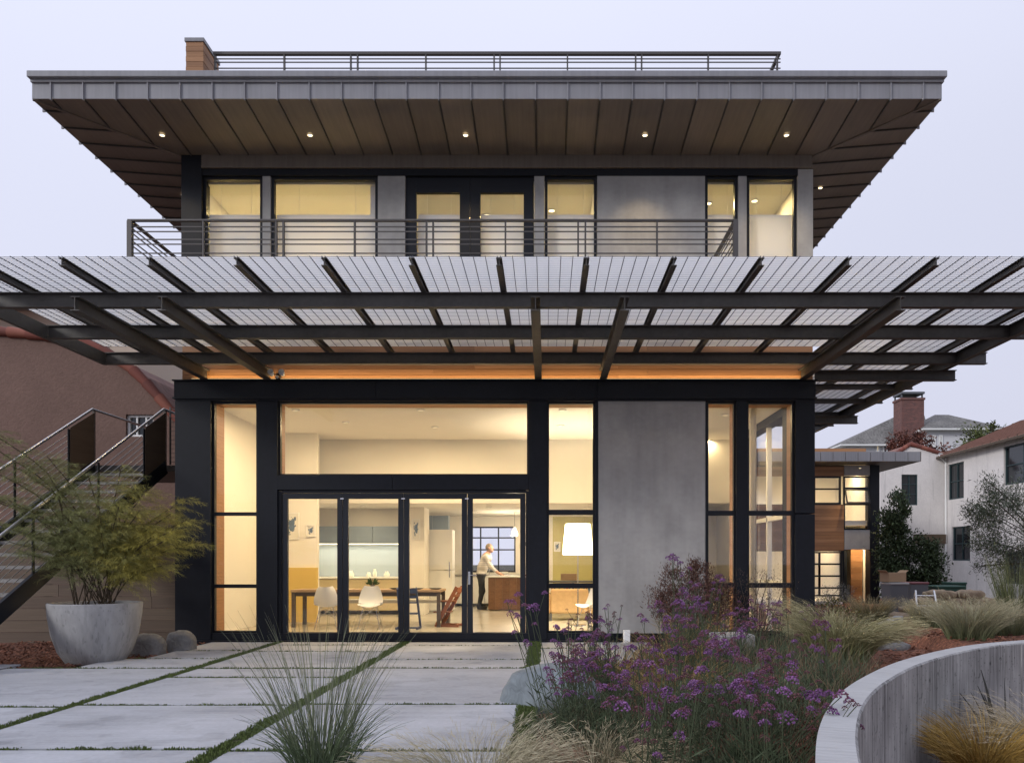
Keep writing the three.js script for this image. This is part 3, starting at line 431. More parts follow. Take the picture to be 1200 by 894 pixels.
{ // strip light on the header, washing the cedar band
  const o = thing('strip_light', 'warm strip light along the top of the black header washing the cedar band', 'light', [0, fy(446) + .002, 0]);
  mesh('channel', [bx(HX0 + .3, HX1 - .2, 0, .012, .015, .075)], M.black, o); mesh('diffuser', [bx(HX0 + .3, HX1 - .2, .012, .018, .02, .07)], std({ color: rgb(.8, .8, .75), emissive: rgb(1, .68, .3), emissiveIntensity: 1.2 }), o);
  const L = new THREE.RectAreaLight(rgb(1, .70, .34), 12, HX1 - HX0 - .6, .05); L.position.set((HX0 + HX1) / 2 + .05, .03, .05); L.rotation.x = Math.PI / 2; o.add(L);
}
{ // twin flood light on the header
  const o = thing('twin_floodlight', 'small twin-head floodlight on the black header under the canopy', 'light', [fx(325, .12), 4.39, .12]);
  mesh('bracket', [bx(-.03, .03, -.06, .06, -.1, -.02), rod(V(-.1, .03, 0), V(.1, .03, 0), .012, 8)], M.black, o);
  for (const s of [-1, 1]) mesh('lamp_head', new THREE.LatheGeometry([[.0, -.06], [.03, -.055], [.045, 0], [.05, .05], [.042, .052], [0, .03]].map(([a, b]) => new THREE.Vector2(a, b)), 14).rotateX(1.2).translate(s * .09, .04, .05), M.white, o);
  mesh('sensor', new THREE.SphereGeometry(.035, 12, 8).translate(0, -.02, .02), M.chrome, o);
}
// ------------------------------------------------------------------ furniture seen through the glass
function gridGeo(nu, nv, f) { const p = [], idx = [], uv = []; for (let j = 0; j <= nv; j++) for (let i = 0; i <= nu; i++) { const q = f(i / nu, j / nv); p.push(q.x, q.y, q.z); uv.push(i / nu, j / nv); } for (let j = 0; j < nv; j++) for (let i = 0; i < nu; i++) { const a = j * (nu + 1) + i, b = a + 1, c = a + nu + 1, d = c + 1; idx.push(a, b, d, a, d, c); } const g = new THREE.BufferGeometry(); g.setAttribute('position', new THREE.Float32BufferAttribute(p, 3)); g.setAttribute('uv', new THREE.Float32BufferAttribute(uv, 2)); g.setIndex(idx); g.computeVertexNormals(); return g; }
function copyThing(o, pos, turn, label, group) { const c = o.clone(); c.name = numbered(o.name.replace(/_\d{3}$/, '')); c.position.set(...pos); c.rotation.y = turn; c.userData = { ...o.userData }; if (label) c.userData.label = label; if (group) c.userData.group = group; scene.add(c); return c; }
{
  // moulded shell chair, faces +z
  const ch = thing('shell_chair', 'white moulded shell chair on wire legs at the dining table end near the yellow wall', 'chair', [-4.28, 0, -2.25], Math.PI + .12, 'white shell chairs');
  const prof = new THREE.CatmullRomCurve3([V(0, .82, -.25), V(0, .68, -.235), V(0, .54, -.20), V(0, .45, -.13), V(0, .43, .0), V(0, .445, .13), V(0, .43, .2)]);
  const sh = (off) => (u, v) => { const p = prof.getPoint(v), t = (u - .5) * 2, w = lerp(.17, .235, sstep(0, .35, v)) * lerp(1, .9, sstep(.7, 1, v)) * (v < .08 ? .75 + .25 * v / .08 : 1), up = v < .5 ? 0 : 1; const k = t * t; return V(t * w, p.y + (up ? .05 : .02) * k + off * (up ? -1 : 0), p.z + (up ? 0 : .09) * k - off * (up ? 0 : 1)); };
  mesh('shell', [gridGeo(10, 18, sh(0)), gridGeo(10, 18, sh(.008))], std({ color: rgb(.76, .77, .78), roughness: .35, side: THREE.DoubleSide }), ch);
  for (const [a, b] of [[-1, -1], [1, -1], [-1, 1], [1, 1]]) mesh('leg', [rod(V(a * .12, .43, b * .1), V(a * .21, 0, b * .2), .007, 6)], M.chrome, ch);
  mesh('brace', [rod(V(-.17, .2, -.15), V(.12, .43, -.1), .004, 5), rod(V(.17, .2, -.15), V(-.12, .43, -.1), .004, 5), rod(V(-.17, .2, .15), V(.12, .43, .1), .004, 5), rod(V(.17, .2, .15), V(-.12, .43, .1), .004, 5)], M.chrome, ch);
  copyThing(ch, [-3.44, 0, -2.25], Math.PI - .08, 'white moulded shell chair on wire legs beside the blue high chair', 'white shell chairs');
  copyThing(ch, [.86, 0, -2.1], Math.PI + .9, 'white moulded shell chair beside the floor lamp', 'white shell chairs');
  // dining table
  const t = thing('dining_table', 'long plain dining table with dark square legs behind the white chairs', 'table', [-3.6, 0, -3.0]);
  mesh('table_top', rbx(-1.5, 1.5, .70, .75, -.42, .42, .006, 1), M.oak, t); for (const [x, z] of [[-1.45, -.37], [1.45, -.37], [-1.45, .37], [1.45, .37]]) mesh('leg', bx(x - .035, x + .035, 0, .70, z - .035, z + .035), M.darkwood, t);
  mesh('apron', [bx(-1.41, 1.41, .62, .70, .35, .38), bx(-1.41, 1.41, .62, .70, -.38, -.35)], M.darkwood, t);
  const be = thing('bench', 'low grey bench on the far side of the dining table', 'bench', [-3.2, 0, -3.8]); mesh('seat', rbx(-1.2, 1.2, .43, .50, -.18, .18, .006, 1), M.grey, be); for (const s of [-1, 1]) mesh('leg', bx(s * 1.1 - .03, s * 1.1 + .03, 0, .43, -.15, .15), M.darkwood, be);
  const plateG = new THREE.LatheGeometry([[0, 0], [.08, .002], [.13, .02], [.132, .024], [.08, .008], [0, .006]].map(a => new THREE.Vector2(...a)), 20); const pm = std({ color: rgb(.03, .03, .035), roughness: .4 });
  [['dark round plate on the dining table beside the table plant', -3.05], ['dark round plate on the dining table above the blue high chair', -2.62], ['dark round plate at the end of the dining table by the red high chair', -2.25]].forEach(([l, x]) => { tag(mesh('plate', plateG, pm), l, 'plate', 'plates on the dining table').position.set(x, .752, -2.85); });
  // stepped high chairs
  const high = (name, label, x, z, turn, mat) => { const o = thing(name, label, 'high chair', [x, 0, z], turn); for (const s of [-1, 1]) { mesh('side_frame', [bar(V(s * .2, .04, .22), V(s * .18, .80, -.2), .03, .07)], mat, o); mesh('floor_runner', bx(s * .2 - .015, s * .2 + .015, 0, .045, -.24, .26), mat, o); } mesh('seat_plate', bx(-.17, .17, .50, .52, -.08, .2), mat, o); mesh('foot_plate', bx(-.17, .17, .28, .30, -.0, .3), mat, o); mesh('backrest', [bx(-.18, .18, .70, .79, -.21, -.17)], mat, o); mesh('backrest', [bx(-.18, .18, .60, .65, -.15, -.12)], mat, o); mesh('crossbar', bx(-.19, .19, .02, .05, -.2, -.16), mat, o); return o; };
  high('blue_high_chair', 'blue stepped wooden high chair at the dining table', -2.69, -2.25, Math.PI, M.blueStain); high('red_high_chair', 'red-brown stepped wooden high chair seen from the side', -1.95, -2.9, -Math.PI / 2 - .2, M.redwood);
  // table plant
  { const o = thing('table_plant', 'small green plant in a dark pot on the dining table', 'plant', [-3.55, .752, -3.0]); mesh('pot', new THREE.CylinderGeometry(.05, .04, .09, 14).translate(0, .045, 0), M.plasticGrey, o); const b = new Blades(), r = rng(31); for (let i = 0; i < 90; i++) { const a = r() * 6.28, e = .2 + r(); const d = V(Math.cos(a) * Math.cos(e), Math.sin(e), Math.sin(a) * Math.cos(e)); b.leaf(V(0, .08, 0).addScaledVector(d, .1 * r()), d, V(-Math.sin(a), .1, Math.cos(a)), .09, .03, [.03, .06 + .03 * r(), .02]); } mesh('leaves', b.geo(), M.leaf, o); }
  // kitchen wall
  M.creamDoor = std({ color: rgb(.60, .50, .31), roughness: .5 });
  const kc = thing('kitchen_cabinets', 'run of grey-blue kitchen cabinets with pale counter and lit backsplash', 'cabinet', [0, 0, -7.05]);
  const X0 = -5.9, X1 = -3.56; for (let i = 0; i < 3; i++) { const a = lerp(X0, X1, i / 3), b = lerp(X0, X1, (i + 1) / 3); mesh('upper_door', rbx(a + .004, b - .004, 1.76, 2.19, .0, .36, .004, 1), M.cabinet, kc); mesh('lower_door', rbx(a + .004, b - .004, .1, .87, .0, .6, .004, 1), M.creamDoor, kc); }
  mesh('backsplash', bx(X0, X1, .93, 1.755, 0, .02), M.tile, kc); mesh('counter', rbx(X0, X1, .88, .92, 0, .64, .004, 1), M.white, kc); mesh('light_strip', bx(X0 + .05, X1 - .05, 1.735, 1.755, .28, .32), M.strip, kc);
  { const L = new THREE.RectAreaLight(rgb(1, .82, .5), 60, 2.2, .04); L.position.set((X0 + X1) / 2, 1.725, .3); L.rotation.x = -Math.PI / 2; kc.add(L); }
  const pots = [[-4.9, .16, .08], [-4.45, .12, .06], [-4.3, .2, .05], [-4.0, .14, .07]]; pots.forEach(([x, h, r], i) => { tag(mesh('jar', new THREE.LatheGeometry([[0, 0], [r, 0], [r * 1.05, h * .5], [r * .6, h * .8], [r * .62, h], [0, h]].map(a => new THREE.Vector2(...a)), 16), M.white), ['wide white jar on the kitchen counter', 'small low white jar on the kitchen counter', 'tall slim white jar on the kitchen counter', 'white jar nearest the end of the kitchen counter'][i], 'jar', 'white jars on the counter').position.set(x, .921, -6.75); });
  const fr = thing('tall_cabinet', 'tall white cabinet standing beyond the dining table', 'cabinet', [-2.72, 0, -7.6]); for (let i = 0; i < 2; i++) mesh('door', rbx(-.3, .3, .05 + i * 1.05, 1.08 + i * 1.05, -.3, .3, .006, 1), M.white, fr); mesh('handle', bx(.22, .24, .9, 1.3, .3, .32), M.chrome, fr);
  const ub = thing('wall_cabinet', 'dark blue wall cabinet above the kitchen side counter', 'cabinet', [-3.15, 1.68, -9.2]); mesh('door', rbx(0, .44, 0, .9, 0, .3, .005, 1), M.cabinet, ub); mesh('door', rbx(-.44, -.004, 0, .9, 0, .3, .005, 1), M.cabinet, ub);
  const sc = thing('side_counter', 'white kitchen side counter along the back wall', 'counter', [-2.6, 0, -10.4]); for (let i = 0; i < 5; i++) mesh('door', rbx(-1 + i * .6, -.41 + i * .6, .08, .87, -.3, .3, .004, 1), M.white, sc); mesh('top', rbx(-1.02, 2, .88, .92, -.34, .33, .004, 1), M.grey, sc); mesh('tap', tube([V(.9, .92, -.1), V(.9, 1.2, -.1), V(.9, 1.28, 0), V(.9, 1.2, .1)], .012, 6, 14), M.chrome, sc);
  // island
  const is = thing('kitchen_island', 'walnut kitchen island with vertical boards and white top', 'island', [-.95, 0, -8.5]); for (let i = 0; i < 8; i++) mesh('board', rbx(-.6 + i * .19, -.6 + i * .19 + .186, .02, .88, -.45, .4, .003, 1), M.walnut[(i * 3) % 2], is); mesh('counter_top', rbx(-.63, .95, .88, .92, -.5, .45, .004, 1), M.white, is);
  tag(mesh('serving_tray', [rbx(-.2, .2, 0, .04, -.13, .13, .005, 1), bx(-.2, -.18, .04, .07, -.13, .13), bx(.18, .2, .04, .07, -.13, .13)], M.redwood), 'wooden tray on the white island top', 'tray').position.set(-.42, .921, -8.3);
  // pendant and clock
  const pn = thing('pendant_lamp', 'small glowing glass pendant hanging over the kitchen island', 'lamp', [-.86, 0, -8.5]); mesh('cord', rod(V(0, 2.25, 0), V(0, 2.645, 0), .005, 5), M.plasticGrey, pn); mesh('shade', new THREE.LatheGeometry([[.015, .26], [.04, .22], [.075, .1], [.085, 0], [.08, 0], [.068, .1], [.03, .22]].map(a => new THREE.Vector2(...a)), 16).translate(0, 2.0, 0), M.lampShade, pn); mesh('bulb', new THREE.SphereGeometry(.03, 10, 8).translate(0, 2.08, 0), M.bulb, pn); { const L = new THREE.PointLight(rgb(1, .85, .6), 6, 0, 2); L.position.set(0, 2.02, 0); L.shadow.radius = 1.5; L.castShadow = true; pn.add(L); }
  const ck = thing('wall_clock', 'round pale wall clock beside the kitchen window', 'clock', [-.62, 1.78, HB + .2]); mesh('rim', new THREE.TorusGeometry(.17, .018, 8, 28).translate(0, 0, .02), M.brass, ck); mesh('face', new THREE.CylinderGeometry(.165, .165, .015, 28).rotateX(Math.PI / 2).translate(0, 0, .012), M.white, ck); mesh('hand', [bx(-.005, .005, 0, .11, .022, .026), bx(0, .08, -.005, .005, .022, .026)], M.plasticGrey, ck);
  // pictures
  const pic = (label, x, y, z, w, h, turn = 0) => { const o = thing('framed_picture', label, 'picture', [x, y, z], turn); mesh('frame', [bx(-w / 2, w / 2, h / 2 - .02, h / 2, 0, .025), bx(-w / 2, w / 2, -h / 2, -h / 2 + .02, 0, .025), bx(-w / 2, -w / 2 + .02, -h / 2 + .02, h / 2 - .02, 0, .025), bx(w / 2 - .02, w / 2, -h / 2 + .02, h / 2 - .02, 0, .025)], M.white, o); const g = new THREE.PlaneGeometry(w - .04, h - .04).translate(0, 0, .012); mesh('print', g, M.art, o); };
  pic('framed blue print on the white wall above the yellow wainscot', -5.55, 2.08, -4.045, .36, .58); pic('framed print on the short partition beside the kitchen', -3.2, 2.1, -6.345, .2, .5); pic('small dark framed print on the olive wall', .33, 1.75, HB + .245, .2, .3);
  pic('tall narrow framed print beside the blue print on the white wall', -5.86, 2.02, -4.045, .16, .5); pic('small square framed print near the edge of the white wall', -5.12, 1.98, -4.045, .2, .26);
  { const r = rng(404), cols = [[.3, .08, .06], [.07, .12, .2], [.5, .45, .36], [.12, .2, .14], [.55, .35, .1], [.2, .2, .22]].map(c => std({ color: rgb(...c), roughness: .7 })); const names = ['red', 'navy', 'cream', 'green', 'ochre', 'grey']; for (let i = 0; i < 16; i++) { const w = .025 + .03 * r(), h = .17 + .07 * r(), k = i % 6; tag(mesh('book', [bx(-w / 2, w / 2, 0, h, -.08, .08)], cols[k]), names[k] + ' book standing on the low black shelf', 'book', 'books on the low shelf').position.set(.15 + .065 * i + (i > 8 ? .12 : 0), .492, -7.5); } }
  tag(mesh('vase', new THREE.LatheGeometry([[0, 0], [.05, 0], [.08, .08], [.06, .18], [.03, .24], [.038, .27], [.03, .26], [0, .02]].map(a => new THREE.Vector2(...a)), 18), M.tile), 'blue-grey vase on the low black shelf', 'vase').position.set(1.35, .812, -7.6);
  [['steel pot on the side counter below the kitchen window', -2.9, .11, .16, M.chrome], ['white bowl on the side counter beside the tap', -1.25, .13, .08, M.white], ['dark kettle on the side counter', -2.3, .09, .2, M.plasticGrey]].forEach(([l, x, R, h, m], i) => tag(mesh(['steel_pot', 'bowl', 'kettle'][i], new THREE.LatheGeometry([[0, 0], [R * .8, 0], [R, h * .4], [R * (i === 2 ? .5 : 1), h], [R * (i === 2 ? .2 : .95), h * 1.02], [R * (i === 2 ? .1 : .9), h * (i === 2 ? 1.15 : .4)], [0, h * (i === 2 ? 1.16 : .1)]].map(a => new THREE.Vector2(...a)), 18), m), l, 'kitchenware').position.set(x, .921, -10.35));
  // living corner
  const fl = thing('floor_lamp', 'glowing floor lamp with big white drum shade behind the tall window', 'lamp', [.65, 0, -3.0]); mesh('base', new THREE.CylinderGeometry(.17, .18, .025, 28).translate(0, .013, 0), M.chrome, fl); mesh('pole', rod(V(0, .02, 0), V(0, 1.75, 0), .013, 10), M.chrome, fl); mesh('shade', new THREE.CylinderGeometry(.255, .315, .63, 36, 1, true).translate(0, 1.765, 0), M.lampShade, fl); mesh('bulb', new THREE.SphereGeometry(.06, 12, 10).translate(0, 1.8, 0), M.bulb, fl); { const L = new THREE.PointLight(rgb(1, .84, .58), 26, 0, 2); L.position.set(0, 1.8, 0); L.shadow.radius = 4; L.castShadow = true; fl.add(L); }
  const sf = thing('leather_armchair', 'cream leather armchair seen from behind on dark feet', 'armchair', [.52, 0, -4.75], 0); mesh('back', rbx(-.42, .42, .16, .70, .2, .4, .05, 3), M.leather, sf); mesh('seat', rbx(-.40, .40, .16, .42, -.4, .2, .05, 3), M.leather, sf); for (const s of [-1, 1]) mesh('arm', rbx(s * .42, s * .56, .16, .58, -.42, .38, .04, 3), M.leather, sf); for (const [a, b] of [[-1, -1], [1, -1], [-1, 1], [1, 1]]) mesh('foot', bx(a * .42 - .03, a * .42 + .03, 0, .16, b * .32 - .03, b * .32 + .03), M.plasticGrey, sf);
  const co = thing('low_shelf', 'long low black shelf unit behind the leather armchair', 'shelf', [.7, 0, -7.6]); for (let i = 0; i < 3; i++) mesh('shelf_board', bx(-.9, .9, .12 + i * .32, .17 + i * .32, -.2, .2), M.plasticGrey, co); for (const x of [-.9, 0, .9]) mesh('upright', bx(x - .025, x + .025, 0, .81, -.199, .199), M.plasticGrey, co);
  const wc = thing('wooden_chair', 'small wooden chair behind the low black shelf', 'chair', [.62, 0, -8.8]); mesh('seat', rbx(-.22, .22, .43, .46, -.2, .2, .01, 2), M.oak, wc); mesh('backrest', rbx(-.22, .22, .62, .98, .18, .22, .015, 2), M.oak, wc); for (const [a, b] of [[-1, -1], [1, -1], [-1, 1], [1, 1]]) mesh('leg', bx(a * .2 - .018, a * .2 + .018, 0, b > 0 ? .63 : .43, b * .19 - .018, b * .19 + .018), M.oak, wc);
  const hl = thing('hall_bookcase', 'tall pale hall bookcase behind the corner windows', 'shelf', [2.55, 0, -5.6]); for (const x of [-.35, .35]) mesh('upright', bx(x - .02, x + .02, 0, 2.2, -.15, .15), M.oak, hl); for (let i = 0; i < 6; i++) mesh('shelf_board', bx(-.33, .33, .05 + i * .42, .08 + i * .42, -.15, .15), M.oak, hl);
  // sheer curtain behind the corner window
  const cg = gridGeo(120, 2, (u, v) => V(lerp(0, .13, u), lerp(.03, 4.05, v), .04 * Math.sin(u * 24) + .008 * Math.sin(u * 61))); const cu = tag(mesh('curtain', cg, M.linen), 'sheer pale curtain gathered beside the tall corner window', 'curtain'); cu.position.set(fx(889), 0, -.6);
}
// person standing at the island, facing right, hands on the counter
{
  const o = thing('person', 'person in a pale striped shirt and dark trousers leaning on the kitchen island', 'person', [-1.78, 0, -8.55], 0);
  const J = [[V(0, .95, 0), V(.05, 1.15, 0), .135, .13], [V(.05, 1.15, 0), V(.15, 1.40, 0), .14, .15], [V(.15, 1.42, -.13), V(.15, 1.42, .13), .075, .075], [V(.16, 1.45, 0), V(.20, 1.56, 0), .055, .05]];
  const segs = [...J];
  for (const s of [-1, 1]) { segs.push([V(0, .92, s * .09), V(.03, .5, s * .1), .095, .07], [V(.03, .5, s * .1), V(-.05, .09, s * .1), .066, .045], [V(-.05, .06, s * .1), V(.14, .04, s * .12), .045, .035], [V(.15, 1.42, s * .19), V(.26, 1.17, s * .24), .055, .045], [V(.26, 1.17, s * .24), V(.47, 1.0, s * .2), .044, .032]); }
  const smin = (a, b, k) => { const h = Math.max(k - Math.abs(a - b), 0) / k; return Math.min(a, b) - h * h * k * .25; };
  const cap = (p, a, b, r1, r2) => { const ab = b.clone().sub(a), t = Math.max(0, Math.min(1, p.clone().sub(a).dot(ab) / ab.lengthSq())); return p.distanceTo(a.clone().addScaledVector(ab, t)) - lerp(r1, r2, t); };
  function field(res, c, half, f) { const mc = new MarchingCubes(res, new THREE.MeshBasicMaterial(), false, false, 400000); mc.isolation = 0; const p = V(0, 0, 0); for (let k = 0; k < res; k++) for (let j = 0; j < res; j++) for (let i = 0; i < res; i++) { p.set((i - res / 2) / (res / 2) * half + c.x, (j - res / 2) / (res / 2) * half + c.y, (k - res / 2) / (res / 2) * half + c.z); mc.field[i + j * res + k * res * res] = -f(p); } mc.update(); const n = mc.count; const pos = new Float32Array(mc.positionArray.slice(0, n * 3)); for (let i = 0; i < n; i++) { pos[3 * i] = pos[3 * i] * half + c.x; pos[3 * i + 1] = pos[3 * i + 1] * half + c.y; pos[3 * i + 2] = pos[3 * i + 2] * half + c.z; } let g = new THREE.BufferGeometry(); g.setAttribute('position', new THREE.BufferAttribute(pos, 3)); g = mergeVertices(g, 1e-4); g.computeVertexNormals(); return g; }
  const body = field(76, V(.15, .8, 0), .86, p => { let d = 9; for (const [a, b, r1, r2] of segs) d = smin(d, cap(p, a, b, r1, r2), .07); return d; });
  const head = field(44, V(.24, 1.66, 0), .18, p => { let d = Math.hypot((p.x - .235) / 1.08, (p.y - 1.675) / 1.25, p.z / .92) - .088; d = smin(d, cap(p, V(.27, 1.60, 0), V(.29, 1.59, 0), .045, .04), .04); d = smin(d, cap(p, V(.325, 1.67, 0), V(.345, 1.65, 0), .012, .015), .02); for (const s of [-1, 1]) { d = smin(d, cap(p, V(.225, 1.685, s * .082), V(.22, 1.655, s * .082), .018, .014), .01); d = Math.max(d, -(Math.hypot(p.x - .332, p.y - 1.69, p.z - s * .034) - .014)); } d = Math.max(d, -(cap(p, V(.334, 1.612, -.02), V(.334, 1.612, .02), .004, .004))); d = smin(d, cap(p, V(.19, 1.52, 0), V(.22, 1.6, 0), .05, .05), .03); return d; });
  const hands = [-1, 1].map(s => field(40, V(.55, .97, s * .2), .13, p => { let d = cap(p, V(.47, 1.0, s * .2), V(.55, .955, s * .19), .03, .03); for (let f = 0; f < 4; f++) { const z = s * .2 + (f - 1.5) * .02; d = Math.min(d, smin(cap(p, V(.55, .955, z), V(.60, .95, z * 1.03), .0095, .009), cap(p, V(.60, .95, z * 1.03), V(.615 + .012 * (f === 1 ? 1 : f === 2 ? .8 : 0), .932, z * 1.04), .009, .008), .006)); } d = Math.min(d, cap(p, V(.52, .965, s * .17), V(.57, .945, s * .14), .011, .009)); return d; }));
  const paint = (g, f) => { const p = g.attributes.position, c = new Float32Array(p.count * 3); for (let i = 0; i < p.count; i++) c.set(f(p.getX(i), p.getY(i), p.getZ(i)), i * 3); g.setAttribute('color', new THREE.BufferAttribute(c, 3)); return g; };
  const skin = [.48, .28, .2];
  paint(body, (x, y, z) => y < .075 ? [.02, .018, .016] : y < .97 && x < .3 ? [.022, .024, .03] : (x > .42 && y < 1.06) || y > 1.50 ? skin : (Math.abs(((y * 26 + 9) % 1) - .5) < .17 ? [.42, .40, .42] : [.66, .63, .60]));
  hands.forEach(h => paint(h, () => skin)); paint(head, () => skin);
  mesh('body', [body, head, ...hands], std({ vertexColors: true, roughness: .75 }), o);
  mesh('hair', field(40, V(.22, 1.70, 0), .17, p => { const d = Math.hypot((p.x - .222) / 1.08, (p.y - 1.688) / 1.22, p.z / .95) - .094; return Math.max(d, 1.685 + (p.x - .24) * 1.0 - p.y); }), std({ color: rgb(.22, .17, .12), roughness: .8 }), o);
}
// ------------------------------------------------------------------ outside stair on the left
{
  const st = thing('metal_stair', 'dark metal stair with open treads and stainless cable guards beside the brown house', 'stair');
  const XR = -6.95, XL = -8.25, zA = 4.55, zB = -1.2, sl = .53, yAt = z => .03 + (zA - z) * sl, topY = yAt(zB);
  for (const x of [XR, XL]) { mesh('stringer', [bar(V(x, yAt(zA) - .04, zA), V(x, topY - .04, zB), .05, .24)], M.black, st); }
  M.tread = std({ color: rgb(.24, .23, .22), roughness: .5, metalness: .3 });
  const n = 17; for (let i = 0; i < n; i++) { const y = topY * (i + 1) / n - .01, z = zA - (y + .0) / sl - .05; mesh('tread', [bx(XL + .03, XR - .03, y - .03, y, z - .24, z + .04), bx(XL + .03, XR - .03, y - .045, y + .002, z + .041, z + .055)], M.tread, st); }
  mesh('landing', [bx(XL - .02, -6.35, topY - .12, topY - .01, -3.4, zB)], M.steel, st);
  for (const x of [XR, XL]) {
    const g = part('guard', st), h = 1.0; mesh('handrail', [rod(V(x, yAt(zA) + h - .1, zA), V(x, topY + h, zB + .05), .024, 10), rod(V(x, topY + h, zB + .05), V(x, topY + h, -3.3), .024, 10)], M.stainless, g);
    for (let c = 1; c < 9; c++) { const o = .05 + c * .1; mesh('cable', [rod(V(x, yAt(zA) + o - .1, zA), V(x, yAt(zB + .75) + o, zB + .75), .006, 5)], M.cable, g); }
    for (const z of [4.2, 2.6, 1.0, -.42]) mesh('post', [bar(V(x, yAt(z) - .05, z), V(x, yAt(z) + h - .06, z), .05, .014)], M.black, g);
    mesh('guard_panel', [prism([[0, 0], [1, 0], [1, .75], [0, .75]].map(([a, b]) => [x + a * .012, zB + b]), (X, z) => yAt(z) + .06, (X, z) => yAt(z) + h - .05)], M.fence[0], g);
    mesh('post', [bx(x - .02, x + .02, topY - .1, topY + h, zB - .02, zB + .02)], M.darkwood, g);
  }
  // board wall below the landing
  const bwl = thing('board_wall', 'weathered brown board wall behind the planter beside the house', 'wall'); const r = rng(14); let k = 0; for (let y = -.1; y < 1.95; y += .205) { let x = -9.6; while (x < HX0 - .06) { const L = Math.min(.9 + r() * 1.2, HX0 - .03 - x); mesh('board', bx(x + .003, x + L - .003, y, y + .198, -.36 - .008 * r(), -.30 + .008 * r()), M.fence[(k++) % 2], bwl); x += L; } }
  for (const x of [-8.6, -7.4]) mesh('post', bx(x - .05, x + .05, -.1, 2.0, -.46, -.37), M.fence[0], bwl);
  // a wire guard on the house side of the landing
  const lg = thing('landing_screen', 'small screen of dark horizontal bars between stair landing and house corner', 'railing'); for (const x of [-6.86, -6.3]) mesh('post', bx(x - .012, x + .012, topY, topY + 1.05, -1.22, -1.195), M.rail, lg); for (let i = 0; i < 13; i++) mesh('rail', bx(-6.86, -6.3, topY + .05 + i * .08, topY + .058 + i * .08, -1.215, -1.205), M.rail, lg);
}
